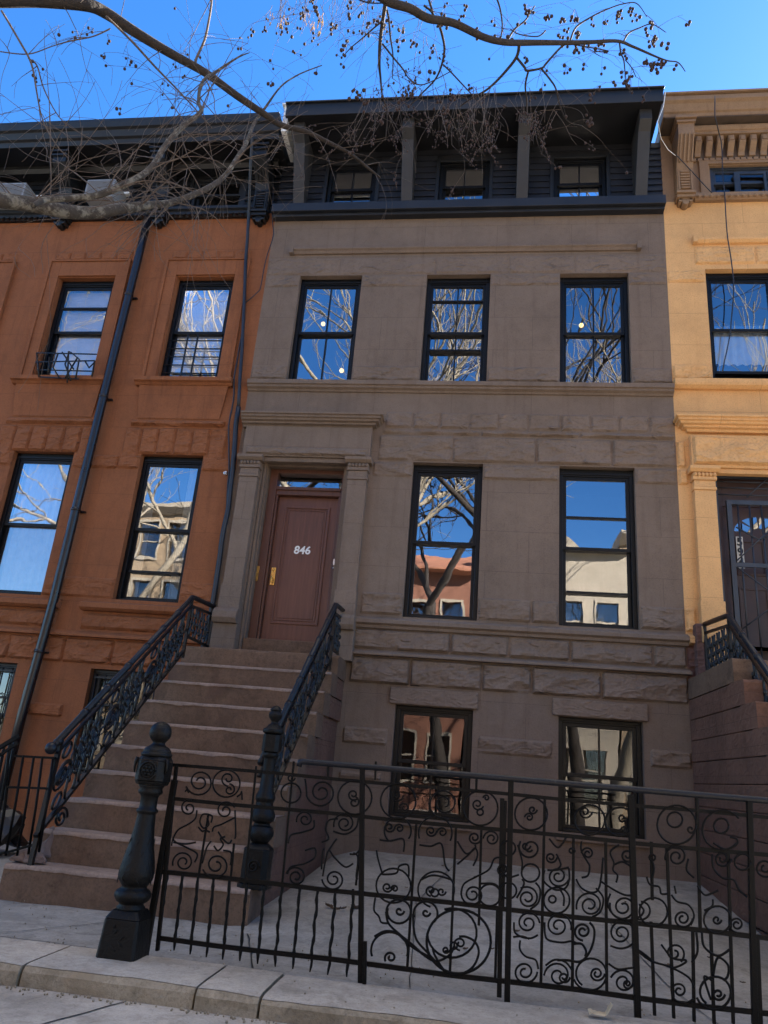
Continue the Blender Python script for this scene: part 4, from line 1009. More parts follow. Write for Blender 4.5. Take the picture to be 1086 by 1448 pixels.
scroll(A_, [S(662, 602, 45, PI*1.1, 1.8), sm([(625, 590), (640, 560), (700, 545), (740, 520), (742, 480), (700, 490)])])
scroll(A_, [S(822, 612, 50, PI*1.0, 1.8, -1), sm([(775, 600), (785, 540), (800, 490), (825, 520), (870, 560), (905, 545)]), sm([(800, 490), (820, 460), (835, 440)]), sm([(770, 570), (772, 520), (778, 480)])])
scroll(A_, [sm([(905, 500), (925, 520), (918, 600), (925, 612)]), sm([(890, 505), (915, 505), (930, 490)])])
# panel B
scroll(B_, [circ((255, 292), 100, 26), S(245, 260, 40, 0, 1.5), S(290, 330, 28, PI, 1.3)])
scroll(B_, [S(515, 305, 95, PI*.4, 2., 1), sm([(430, 300), (440, 350), (470, 390)])])
scroll(B_, [circ((722, 332), 98, 26), S(705, 310, 36, PI*.1, 1.4), S(755, 275, 20, PI, 1.2), circ((720, 355), 18, 10)])
scroll(B_, [circ((252, 462), 76, 22, PI*.75, PI*2.2), S(205, 440, 32, 0, 1.4), S(262, 448, 28, PI, 1.4), sm([(150, 512), (210, 518), (275, 505), (290, 530), (285, 580)])])
scroll(B_, [circ((465, 475), 95, 24, PI*.9, PI*2.15), S(440, 462, 34, 0, 1.5), S(505, 470, 30, PI, 1.4), sm([(375, 540), (440, 548), (500, 535), (520, 650), (545, 690)])])
scroll(B_, [S(688, 500, 40, 0, 1.6), S(785, 505, 48, PI, 1.7), sm([(590, 520), (640, 590), (690, 560), (690, 540)]), sm([(590, 650), (650, 600), (690, 560), (705, 600), (680, 660)])])
scroll(B_, [circ((228, 772), 98, 24), S(192, 780, 32, 0, 1.4), S(235, 790, 22, PI, 1.3), sm([(160, 705), (180, 708), (245, 700), (262, 660), (310, 655), (315, 720)])])
scroll(B_, [circ((470, 795), 103, 24, PI*.6, PI*2.1), S(440, 800, 32, PI*.5, 1.3), circ((462, 812), 22, 12), S(500, 805, 26, 0, 1.2), sm([(380, 740), (440, 715), (500, 720), (560, 740)])])
scroll(B_, [S(678, 822, 68, PI*1.1, 1.9, -1), sm([(612, 810), (630, 760), (700, 720), (770, 680), (800, 620), (840, 612)])])
scroll(B_, [circ((775, 825), 62, 20), S(850, 680, 42, 0, 1.6), sm([(720, 760), (800, 762), (830, 800), (825, 860)])])
scroll(B_, [circ((878, 560), 42, 18), circ((880, 800), 46, 18), sm([(835, 730), (845, 700), (880, 725), (940, 710)])])
scroll(B_, [S(258, 920, 72, PI*.8, 1.15, 1, r1=.9), S(262, 915, 28, 0, 1.), sm([(185, 920), (200, 985), (260, 1045), (340, 1110), (400, 1165), (470, 1200), (545, 1165), (575, 1110)])], .0068)
scroll(B_, [circ((410, 930), 68, 20, PI*.9, PI*2.25), S(412, 925, 26, 0, 1.), sm([(340, 930), (342, 1000), (360, 1080), (420, 1150), (465, 1200), (520, 1260)])], .0068)
scroll(B_, [circ((598, 1088), 182, 40)], .0075)
scroll(B_, [S(560, 1040, 140, PI*1.0, .8, -1, r1=1.), sm([(450, 1130), (470, 1180), (530, 1265), (610, 1272), (680, 1230), (712, 1150), (690, 1090), (640, 1062), (600, 1060)])], .0068)
scroll(B_, [S(606, 1100, 40, PI*.5, 1.4), S(525, 1135, 22, 0, 1.4), circ((570, 1112), 20, 10)])
scroll(B_, [circ((205, 1140), 104, 24, PI*.9, PI*2.1), S(212, 1180, 36, PI*.8, 1.3), sm([(120, 1060), (180, 1030), (245, 1040), (300, 1090), (350, 1130), (440, 1180)])], .0068)
scroll(B_, [sm([(125, 840), (118, 910), (145, 945), (160, 980), (200, 985)]), sm([(165, 705), (140, 620), (132, 570)])])
# panel C
scroll(C_, [circ((200, 278), 90, 24), S(208, 255, 26, 0, 1.3), S(190, 298, 26, PI, 1.4)])
scroll(C_, [circ((525, 312), 84, 24), S(500, 268, 38, 0, 1.5)])
scroll(C_, [circ((692, 322), 80, 24), S(705, 300, 26, 0, 1.3), S(720, 370, 22, PI, 1.2)])
scroll(C_, [S(195, 468, 66, PI*1.2, 1.5, -1), S(170, 455, 28, 0, 1.), circ((197, 606), 50, 20), sm([(148, 590), (150, 540), (125, 450)])])
scroll(C_, [S(180, 745, 66, PI*1.3, 1.8, 1), sm([(150, 640), (160, 670), (120, 745)]), sm([(225, 660), (250, 700), (240, 770), (195, 808)])])
scroll(C_, [S(350, 625, 62, PI*.1, 1.8, 1), sm([(275, 590), (270, 650), (330, 698), (390, 690), (412, 640), (410, 580)]), sm([(290, 590), (340, 590), (410, 575)])])
scroll(C_, [circ((342, 758), 72, 22), circ((318, 752), 20, 12), sm([(362, 700), (382, 740), (380, 790)])])
scroll(C_, [S(527, 785, 78, PI*.9, 1.9, 1), sm([(450, 640), (480, 690), (540, 715), (580, 680), (600, 520)]), sm([(560, 690), (600, 745), (585, 820), (540, 850)])])
scroll(C_, [S(712, 795, 78, PI*1.1, 1.9, -1), sm([(590, 655), (660, 700), (720, 728), (770, 730)]), sm([(640, 720), (625, 780), (660, 840), (730, 868), (800, 850), (825, 815), (800, 780)])])
scroll(C_, [S(310, 520, 34, 0, 1.5), sm([(340, 500), (365, 560), (340, 590)]), S(425, 480, 20, 0, 1.2), sm([(300, 415), (350, 465), (395, 410)])])
scroll(C_, [S(515, 498, 36, PI, 1.5), sm([(480, 430), (478, 480), (510, 540), (525, 570), (515, 620), (480, 632)])])
scroll(C_, [S(735, 508, 42, 0, 1.5), sm([(690, 450), (640, 490), (660, 550), (655, 590), (680, 620), (672, 660)]), sm([(660, 560), (710, 545), (765, 580)])])
scroll(C_, [S(182, 885, 66, 0, 1.7, -1), sm([(105, 880), (110, 935), (150, 962), (200, 968), (238, 950)]), sm([(100, 962), (150, 958), (190, 972)])])
scroll(C_, [S(350, 900, 76, PI*.1, 1.8, -1), sm([(275, 880), (278, 950), (300, 980), (370, 992), (425, 985), (460, 1000)])])
scroll(C_, [S(488, 930, 52, PI*.5, 1.7, 1), sm([(525, 880), (550, 920), (545, 990), (515, 1060), (470, 1098), (400, 1090), (345, 1090)]), sm([(430, 1000), (480, 1000), (505, 1040), (500, 1070)])], .0068)
scroll(C_, [S(700, 940, 75, PI*.0, 1.8, -1), sm([(640, 1010), (690, 1025), (740, 1015), (775, 980), (775, 920)]), sm([(775, 1020), (820, 1050), (870, 1090)])])
scroll(C_, [S(165, 1155, 70, PI*.0, 1.8, 1), sm([(240, 1140), (225, 1090), (170, 1070), (138, 1030), (140, 980)])])
scroll(C_, [S(350, 1175, 78, PI*1.0, 1.5, 1), S(382, 1185, 34, 0, 1.5), sm([(280, 1120), (330, 1088), (390, 1100), (430, 1150)])])
scroll(C_, [S(530, 1165, 98, PI*.9, 1.1, -1, r1=.8), S(565, 1165, 44, 0, 1.7)])
scroll(C_, [S(712, 1210, 74, PI*1.1, 1.6, 1), S(735, 1222, 30, 0, 1.4), sm([(630, 1110), (680, 1140), (740, 1135), (780, 1130)])])
# panel D
scroll(D_, [circ((678, 270), 86, 26), circ((670, 248), 34, 16), S(740, 290, 20, 0, 1.1)])
scroll(D_, [S(880, 295, 90, -PI*.2, .78, -1, r1=.95), circ((875, 275), 33, 16), sm([(840, 350), (890, 378), (940, 360), (945, 335), (915, 325)])])
scroll(D_, [circ((570, 415), 14, 10), sm([(570, 430), (578, 465), (568, 520)]), sm([(545, 500), (560, 535), (600, 545), (610, 575), (640, 575)])])
scroll(D_, [S(678, 412, 52, PI*.9, 1.7, 1), sm([(730, 420), (722, 470), (755, 505)])])
scroll(D_, [S(880, 420, 40, 0, 1.6), sm([(835, 400), (840, 460), (880, 505), (930, 515), (955, 560), (990, 590)])])
scroll(D_, [circ((575, 655), 62, 22), S(520, 650, 40, -PI*.5, .6, 1, r1=1.)])
scroll(D_, [S(705, 685, 44, 0, 1.8), sm([(655, 580), (680, 610), (730, 625), (755, 670), (740, 715)]), sm([(668, 540), (675, 575)])])
scroll(D_, [circ((858, 690), 60, 22), S(855, 690, 22, 0, 1.2), sm([(838, 600), (835, 630), (800, 650)]), sm([(770, 540), (800, 580), (830, 575), (862, 560)])])
scroll(D_, [S(945, 712, 36, PI*.5, 1.7), S(1068, 460, 48, 0, 1.7), circ((970, 435), 36, 16)])
scroll(D_, [S(668, 838, 48, PI*.3, 1.4, -1), sm([(610, 800), (660, 860), (720, 870), (700, 890), (660, 905)]), sm([(490, 815), (560, 870), (650, 900), (730, 945), (755, 990)])])
scroll(D_, [S(690, 1005, 36, PI, 1.4), sm([(655, 940), (660, 1030), (710, 1060), (755, 1040)])])
scroll(D_, [S(845, 1010, 82, PI*.9, 1.1, -1, r1=.75), S(862, 1020, 30, 0, 1.4), sm([(765, 745), (770, 830), (745, 880)]), sm([(790, 745), (800, 810), (860, 850), (915, 820)]), sm([(835, 960), (800, 945), (830, 1045)]), sm([(840, 940), (860, 860), (905, 890), (905, 940), (885, 960)])], .0068)

# ================================================================== LEFT LOW FENCE AND FOLDED GATE
lf = thing('picket_fence', (-3.8, -3.0, .4), 'low plain black iron picket fence between stoop and orange house', 'fence')
fp = [((75, 1072), (55, 1205)), ((60, 1070), (40, 1208)), ((48, 1069), (24, 1210)), ((33, 1068), (8, 1210))]
for a, b in fp:
    s = MB(); s.tube([at(*a, -3.05), at((a[0]+b[0])/2+1, (a[1]+b[1])/2, -3.05), at(*b, -3.05)], .010, 6); s.build('picket', 'fence_iron', lf)
for a, b in (((20, 1069), (78, 1072)), ((10, 1113), (70, 1115)), ((0, 1208), (50, 1194))):
    s = MB(); s.bar(at(*a, -3.05), at(*b, -3.05), .018, .016); s.build('rail', 'fence_iron', lf)
gt = thing('iron_gate', (-4.1, -3.1, .4), 'folded black iron gate with bunched bars leaning at the left edge', 'gate')
for i in range(6):
    a, b = at(-16+i*7.5, 1062-3*i, -3.15+.03*i), at(-40+i*7, 1215, -3.15+.03*i)
    s = MB(); s.tube([a, a.lerp(b, .3)+Vector((.012*(-1)**i, 0, 0)), a.lerp(b, .6), b], .012, 6); s.build('bar', 'fence_iron', gt)
s = MB(); s.bar(at(-30, 1075, -3.1), at(28, 1040, -3.1), .03, .03); s.bar(at(-30, 1088, -3.1), at(26, 1050, -3.1), .02, .02); s.build('rail', 'fence_iron', gt)
# ================================================================== DOWNPIPE, CABLES, GUARDS, SMALL THINGS
dp = thing('downpipe', (-5.6, -.1, 1.0), 'dark painted round downpipe running down the orange facade', 'pipe')
s = MB(); s.tube([(-5.40, -.12, 9.12), (-5.42, -.11, 8.4), (-5.47, -.11, 6.14), (-5.52, -.11, 3.06), (-5.59, -.11, 1.63), (-5.62, -.11, .45)], .058, 14); s.build('pipe', 'pipe_paint', dp)
s = MB(); s.tube([(-5.38, -.14, 10.0), (-5.385, -.14, 9.3), (-5.40, -.12, 9.13)], .05, 12); s.build('pipe', 'old_black', dp)
for z, x in ((7.7, -5.437), (6.0, -5.474), (4.3, -5.50), (2.4, -5.553)):
    s = MB(); s.tube([(x, -.11, z-.02), (x, -.11, z+.02)], .065, 14); s.box(x-.09, x+.09, -.04, .0, z-.012, z+.012); s.build('pipe_clamp', 'pipe_paint', dp)
def cable(pts, r, label, wob=.012, mat='cable_rubber'):
    P = [Vector(p) for p in pts]; out = []
    for a, b in zip(P[:-1], P[1:]):
        n = max(2, int((b-a).length/.12))
        for i in range(n): q = a.lerp(b, i/n); out.append(q+Vector((wob*noise.noise(q*1.9), wob*.5*noise.noise(q*2.3+Vector((5, 5, 5))), 0)))
    out.append(P[-1]); s = MB(); s.tube(out, r, 7)
    return tag(s.build('cable', mat, None, loc=P[0]), label, 'cable', 'cables on the house fronts')
cable([at(358, 182, -.72), at(354, 235, -.5), at(352, 300, -.16), at(348, 360, -.07), at(343, 480, -.07), at(337, 575, -.07)], .024, 'thick upper dark conduit beside the seam of orange and brown houses', .006)
cable([at(337, 575, -.06), at(330, 640, -.06), at(322, 720, -.06), at(313, 770, -.06), at(305, 830, -.06), at(298, 870, -.06), at(285, 930, -.05)], .034, 'thick lower bundled dark conduit passing left of the door surround', .02)
cable([at(344, 470, -.05), at(336, 500, -.05), at(326, 590, -.05), at(322, 640, -.05), at(320, 700, -.05), at(318, 745, -.05)], .011, 'thin loose black wire hanging left of the conduit', .04)
cable([at(385, 250, -.1), at(386, 330, -.05), at(376, 370, -.04), at(366, 410, -.04), at(345, 430, -.05)], .007, 'very thin black wire crossing from the roof edge to the conduit', .03)
cable([at(1010, 136, -.5), at(1010, 165, -.5), at(1020, 200, -.20), at(1026, 290, -.13), at(1030, 340, -.09), at(1037, 395, -.07), at(1034, 470, -.07), at(1022, 525, -.07)], .008, 'thin black wire dropping in front of the yellow house', .02)
cable([at(956, 219, -.3), at(985, 250, -.12), at(1007, 273, -.1)], .007, 'short black wire slanting past the tan cornice bracket', .01)
cable([at(941, 130, -.8), at(938, 150, -.78), at(930, 172, -.75), at(935, 196, -.5), at(945, 212, -.35), at(955, 220, -.3)], .0045, 'white wire looping off the roof corner between brown and yellow houses', .01, 'white_paint')
w1 = thing('window_guard', (-6.2, -.2, 6.35), 'bent black iron window guard hanging broken on the left orange third-floor window', 'window guard', 'window guards')
s = MB()
YG = -.16
for a, b in (((52, 499), (137, 501)), ((50, 512), (134, 510)), ((52, 523), (133, 525)), ((55, 533), (112, 536))): s.bar(at(*a, YG), at(*b, YG), .016, .012)
s.build('rail', 'black_iron', w1)
s = MB()
for pts in ([(52, 499), (55, 533)], [(82, 500), (75, 520), (84, 534)], [(98, 497), (92, 515), (100, 538)], [(100, 498), (112, 508), (107, 535)], [(70, 505), (68, 528)], [(88, 498), (104, 522)], [(110, 505), (92, 535)], [(120, 510), (126, 520), (134, 512)], [(134, 510), (130, 532)], [(97, 497), (95, 541)]):
    s.tube([at(u, v, YG-.03*k) for k, (u, v) in enumerate(pts)], .012, 6)
s.build('bar', 'black_iron', w1)
w2 = thing('window_guard', (-4.35, -.02, 6.4), 'upright black iron window guard on the right orange third-floor window', 'window guard', 'window guards')
s = MB()
for k in range(5):
    z = 6.47+k*.135; s.tube([(-4.74, .03, z), (-3.94, .03, z)], .010, 6)
s.build('rail', 'black_iron', w2)
s = MB()
for x in (-4.45, -4.30): s.bar((x, .015, 6.40), (x, .015, 7.10), .024, .016)
s.build('bar', 'black_iron', w2)
def aircon(x0, x1, z0, z1, label, tilt=.05):
    t = thing('air_conditioner', ((x0+x1)/2, -.15, z0), label, 'air conditioner', 'window air conditioners')
    s = MB(); s.box(x0, x1, -.34, .08, z0, z1); s.build('case', 'appliance', t, .012)
    s = MB(); z = z0+.03
    while z < z1-.03: s.box(x0+.03, x1-.03, -.352, -.338, z, z+.008); z += .022
    s.build('grille', 'appliance', t)
    s = MB(); s.box(x0-.06, x1+.06, -.02, .05, z1, z1+.04); s.build('top_rail', 'white_paint', t)
aircon(-6.42, -5.95, 9.34, 9.68, 'silver window air conditioner under the dark cornice, behind the thick branch')
aircon(-8.1, -7.45, 9.34, 9.66, 'beige window air conditioner at the far left under the cornice')
s = MB(); q = at(318, 668, -.05); s.tube([(q.x, 0, q.z), (q.x, -.03, q.z)], .03, 12); s.tube([(q.x+.018*math.cos(t), -.04, q.z+.018*math.sin(t)) for t in np.linspace(0, 6.28, 12)], .007, 6)
tag(s.build('hook', 'chrome', None, loc=q), 'small round pale metal eye fixed to the orange wall beside the conduit', 'hook')
def lump(name, c, r, mat, label, cat, sq_=.6, seed=0.):
    bm = bmesh.new(); bmesh.ops.create_icosphere(bm, subdivisions=3, radius=1.)
    for v in bm.verts:
        d = 1+.45*noise.fractal(v.co*1.4+Vector((seed, 0, 0)), .9, 2, 4); v.co = Vector((v.co.x*r[0]*d, v.co.y*r[1]*d, max(-.35, v.co.z)*r[2]*d))
    me = bpy.data.meshes.new(name); bm.to_mesh(me); bm.free(); me.materials.append(MATS[mat])
    o = bpy.data.objects.new(name, me); COL.objects.link(o); o.location = c; return tag(o, label, cat)
p = at(40, 1212, -3.02); lump('stone', (-3.46, -2.97, .46), (.13, .08, .07), 'rubble', 'broken pale stone lying on the end of the bottom step', 'stone', seed=2)
lump('stone', (-3.42, -2.75, .52), (.07, .07, .15), 'rubble', 'reddish chunk of rubble leaning beside the railing foot', 'stone', seed=6)
lump('trash_bag', (-4.95, -1.2, .42), (.32, .28, .3), 'bag_plastic', 'black plastic trash bag by the orange basement wall', 'trash bag', seed=9)
# litter
s = MB(); c = atz = (.66, -4.33, .20)
v = []; f = []
for i in range(9):
    for j in range(6):
        x = c[0]-.06+.015*i; y = c[1]-.03+.012*j; v.append((x, y, c[2]+.01+.02*abs(noise.noise(Vector((i*.6, j*.7, 3))))+.05*max(0, (i-6)/2.)))
for i in range(8):
    for j in range(5): f.append((i*6+j, i*6+j+1, (i+1)*6+j+1, (i+1)*6+j))
s.add(v, f); o = s.build('paper_scrap', 'paper', None, loc=c); o.modifiers.new('thick', 'SOLIDIFY').thickness = .003
tag(o, 'crumpled beige paper scrap on the ledge under the fence', 'paper')
def leaf(x, y, z, sz, label, grp):
    s = MB(); a = RND.uniform(0, 6.28); n = 7; v = []; f = []
    for i in range(n):
        t = i/(n-1)-.5; w = (.5-abs(t))*.7+.03
        for sg in (-1, 0, 1):
            px, py = t*sz, sg*w*sz*.5; v.append((x+px*math.cos(a)-py*math.sin(a), y+px*math.sin(a)+py*math.cos(a), z+.004+sz*.25*abs(sg)*(.4+RND.random()*.5)+sz*.3*t*t))
    for i in range(n-1):
        for k in (0, 1): f.append((i*3+k, i*3+k+1, i*3+k+4, i*3+k+3))
    s.add(v, f); o = s.build('dry_leaf', 'dry_leaf', None, loc=(x, y, z)); o.modifiers.new('thick', 'SOLIDIFY').thickness = .0015
    tag(o, label, 'leaf', grp)
for i in range(5): leaf(-1.05+RND.uniform(-.12, .12), -2.45+RND.uniform(-.1, .1), yard_z(-1.05, -2.45)+.004, RND.uniform(.07, .12), 'curled brown dry leaf in the small leaf pile on the yard', 'leaves piled in the yard')
for i in range(16): 
    x, y = RND.uniform(-1.4, 2.), RND.uniform(-3.9, -.3); leaf(x, y, yard_z(x, y), RND.uniform(.03, .06), 'small dry brown leaf scattered on the concrete yard', 'leaves scattered in the yard')
# grit along the ledge foot
s = MB()
for i in range(260):
    x = RND.uniform(-3., 2.); y = -4.75-abs(RND.gauss(0, .03)); k = RND.uniform(.003, .008); s.ball((x, y, .1+k*.5), k, 4)
for i in range(220):
    x = RND.uniform(-3.4, 2.2); y = RND.uniform(-4.65, -3.1); k = RND.uniform(.002, .006); s.ball((x, y, .19+k*.4), k, 4)
o = s.build('grit', 'ledge_stone'); o['kind'] = 'stuff'

# ================================================================== TREES
def dist(p): return (Vector(p)-CAM).length
def branch_pts(px, y0, y1):
    n = len(px); out = []
    for i, (u, v, w) in enumerate(px):
        q = at(u, v, y0+(y1-y0)*i/max(1, n-1)); out.append((q, w*.5*(q-CAM).dot(FWD)/FPX))
    return out
def smooth3(pr, n=5):
    P = [pr[0]]+pr+[pr[-1]]; pts = []; rs = []
    for i in range(1, len(P)-2):
        for k in range(n):
            t = k/n; a, b, c, d = (P[i+j][0] for j in (-1, 0, 1, 2))
            pts.append(.5*(2*b+(c-a)*t+(2*a-5*b+4*c-d)*t*t+(3*b-a-3*c+d)*t**3)); rs.append(P[i][1]+(P[i+1][1]-P[i][1])*t)
    pts.append(pr[-1][0]); rs.append(pr[-1][1]); return pts, rs
def wiggle(pts, rs, amp, seed):
    return [p+Vector((noise.noise(p*2.1+Vector((seed, 0, 0))), .5*noise.noise(p*2.1+Vector((0, seed, 0))), noise.noise(p*2.1+Vector((0, 0, seed)))))*amp for p in pts]
def twig(mb, p, d, L, r, lev, rnd, droop=0., curl=.35, ends=None, kids=2.2, flat=.55):
    n = max(5, int(L/.06)); pts = [p]; dv = d.normalized(); rs = [r]; arc = rnd.gauss(0, .085); ax0 = Vector((rnd.gauss(0, .3), -1, rnd.gauss(0, .3))).normalized()
    for i in range(n):
        j = Vector((rnd.gauss(0, 1), rnd.gauss(0, 1)*flat, rnd.gauss(0, 1)))*curl*.5
        if rnd.random() < .12: arc = -arc*.8+rnd.gauss(0, .05)
        dv = (Matrix.Rotation(arc, 3, ax0) @ dv+j*.36+Vector((0, 0, -droop*.10*(1+i/n)))).normalized(); pts.append(pts[-1]+dv*(L/n)); rs.append(max(.0013, r*(1-.75*(i+1)/n)))
    mb.tube(pts, rs, 4 if lev else 5, cap=False)
    if ends is not None and lev <= 0: ends.append((pts[-1], dv))
    if lev > 0:
        k = max(1, int(kids+rnd.uniform(-.8, .9)))
        for _ in range(k):
            i = rnd.randint(max(1, n//4), n); a = rnd.uniform(.4, 1.1)*rnd.choice((-1, 1)); ax = Vector((rnd.gauss(0, .35), -1, rnd.gauss(0, .35))).normalized()
            dd = Matrix.Rotation(a, 3, ax) @ (pts[i]-pts[i-1]).normalized()
            twig(mb, pts[i], dd, L*rnd.uniform(.45, .8), max(.0016, rs[i]*.75), lev-1, rnd, droop, curl, ends, kids, flat)
# --- tree at the left: trunk stands on the pavement out of frame
tA = thing('bare_tree', (-6.6, -7.6, .1), 'bare grey-brown street tree reaching in from the left with tangled twigs', 'tree', 'bare street trees')
T1 = [(-60, 0, 17), (0, 2, 17), (60, 2, 17), (120, 5, 17), (150, 18, 16), (200, 50, 14), (240, 75, 12.5), (290, 103, 11), (345, 140, 10), (380, 165, 9), (400, 178, 8), (440, 188, 6.5), (490, 215, 5), (515, 235, 4), (537, 252, 2.2)]
T2 = [(-60, 272, 24), (0, 282, 23), (45, 290, 22), (90, 300, 20), (130, 302, 18), (170, 295, 15), (205, 291, 12), (245, 285, 9.5), (290, 268, 8), (320, 246, 7), (340, 216, 6.5), (352, 190, 5.5), (362, 172, 4.5), (392, 128, 2.5), (418, 108, 2), (455, 92, 1.3)]
T2b = [(48, 291, 7), (65, 284, 9), (100, 281, 9), (140, 275, 9.5), (190, 255, 9), (215, 235, 9), (232, 208, 8.5), (258, 180, 7.5), (284, 158, 6.5), (281, 145, 5), (284, 122, 4.5), (291, 110, 4.5), (303, 104, 4), (325, 90, 3.), (340, 79, 2.2), (352, 74, 1.)]
T1a = [(276, 94, 4), (277, 82, 3.5), (290, 55, 3.5), (297, 25, 3.2), (300, -10, 3)]
T1b = [(150, 25, 3.5), (190, 60, 3.5), (225, 100, 3), (262, 140, 2), (300, 180, 1.5)]
T1c = [(2, 15, 3), (30, 60, 3), (45, 90, 3), (52, 130, 2.5), (62, 170, 2), (80, 205, 1.6), (97, 225, 1.2)]
T1d = [(0, 72, 1.6), (40, 76, 1.8), (75, 65, 1.5), (100, 58, 2.2), (130, 52, 2), (155, 40, 2.4)]
T1e = [(40, 82, 2), (52, 92, 2.2), (62, 125, 2), (85, 165, 1.5), (110, 185, 1.2), (160, 210, 1.2), (220, 225, 1.)]
def do_branch(t, px, y0, y1, mat, seed, amp=.02, k=10):
    pr = branch_pts(px, y0, y1); pts, rs = smooth3(pr); pts = wiggle(pts, rs, amp, seed)
    s = MB(); s.tube(pts, rs, k); s.build('branch', mat, t); return pts, rs
BR = []
BR.append(do_branch(tA, T1, -5.2, -3.2, 'bark', 1.)); b2 = do_branch(tA, T2, -5.6, -3.4, 'bark_lichen', 2.); BR.append(b2)
b2b = do_branch(tA, T2b, -5.5, -4.2, 'bark_lichen', 3., .015); BR.append(b2b)
for i, (q, y0, y1) in enumerate(((T1a, -4.25, -4.3), (T1b, -4.9, -4.), (T1c, -5.2, -4.8), (T1d, -5., -5.), (T1e, -5., -4.2))): BR.append(do_branch(tA, q, y0, y1, 'twig', 4.+i, .02, 6))
r1 = BR[0][0][0]; r2 = b2[0][0]
s = MB(); s.tube([(-6.6, -7.6, -.1), (-6.62, -7.55, 1.2), (-6.5, -7.45, 2.6), (-6.35, -7.2, 3.6), (-6.1, -6.7, 4.5), tuple(r2.lerp(Vector((-6.1, -6.7, 4.5)), .35)), tuple(r2+Vector((-.02, 0, 0)))], [.24, .19, .17, .15, .13, .09, BR[1][1][0]], 14)
s.tube([(-6.35, -7.2, 3.5), (-6.3, -6.9, 4.8), (-5.9, -6.2, 5.9), tuple(r1)], [.13, .12, .10, BR[0][1][0]], 12)
s.build('trunk', 'bark', tA)
rnd = random.Random(21); tw = MB(); ends = []
# tangle around the lower limb tips
pts, rs = b2b
for _ in range(36):
    i = rnd.randint(int(len(pts)*.22), int(len(pts)*.72)); a = rnd.uniform(-2.6, 2.6); d = Vector((math.cos(a), rnd.gauss(0, .35), math.sin(a)))
    twig(tw, pts[i], d, rnd.uniform(.35, .85), rnd.uniform(.0035, .0065), 2, rnd, .3, .42, ends if rnd.random() < .1 else None, 2.0)
pts, rs = b2
for _ in range(27):
    i = rnd.randint(int(len(pts)*.36), int(len(pts)*.74)); a = rnd.uniform(-3.1, 3.1); d = Vector((math.cos(a), rnd.gauss(0, .35), math.sin(a)))
    twig(tw, pts[i], d, rnd.uniform(.35, 1.0), rnd.uniform(.004, .008), 2, rnd, .5, .42, None, 1.9)
for _ in range(13):
    i = rnd.randint(0, int(len(pts)*.4)); a = rnd.uniform(.4, 2.7); d = Vector((math.cos(a), rnd.gauss(0, .3), math.sin(a)))
    twig(tw, pts[i], d, rnd.uniform(.5, 1.3), rnd.uniform(.004, .007), 2, rnd, .1, .32, None, 2.)
for bi in (0, 3, 4, 5, 6, 7):
    pts, rs = BR[bi]
    for _ in range(22 if bi == 0 else 7):
        i = rnd.randint(2, len(pts)-1); a = rnd.uniform(-3.1, 3.1); d = Vector((math.cos(a), rnd.gauss(0, .35), math.sin(a)))
        twig(tw, pts[i], d, rnd.uniform(.25, .85), rnd.uniform(.0025, .0045), 1, rnd, .5, .34, ends if rnd.random() < .4 else None, 2.)
o = tw.build('twigs', 'twig', tA); o['kind'] = 'stuff'

def seed_cluster(t, p, rnd, n, r=.0145, spread=.05, mat='seed'):
    s = MB()
    for _ in range(n):
        q = Vector(p)+Vector((rnd.gauss(0, spread*.5), rnd.gauss(0, spread*.5), -abs(rnd.gauss(0, spread))-.01)); k = r*rnd.uniform(.75, 1.2)
        s.tube([p, (p+q)*.5+Vector((.004, 0, .004)), q], .0018, 3, cap=False); s.ball(tuple(q), k, 6, rnd.uniform(1., 1.35))
    s.build('seed_cluster', mat, t)
ends = [e for e in ends if (e[0].z-1.3)/(e[0].y+9) > 1.13]
for k, (p, d) in enumerate(ends[:34]): seed_cluster(tA, p, rnd, rnd.randint(1, 3), .012)

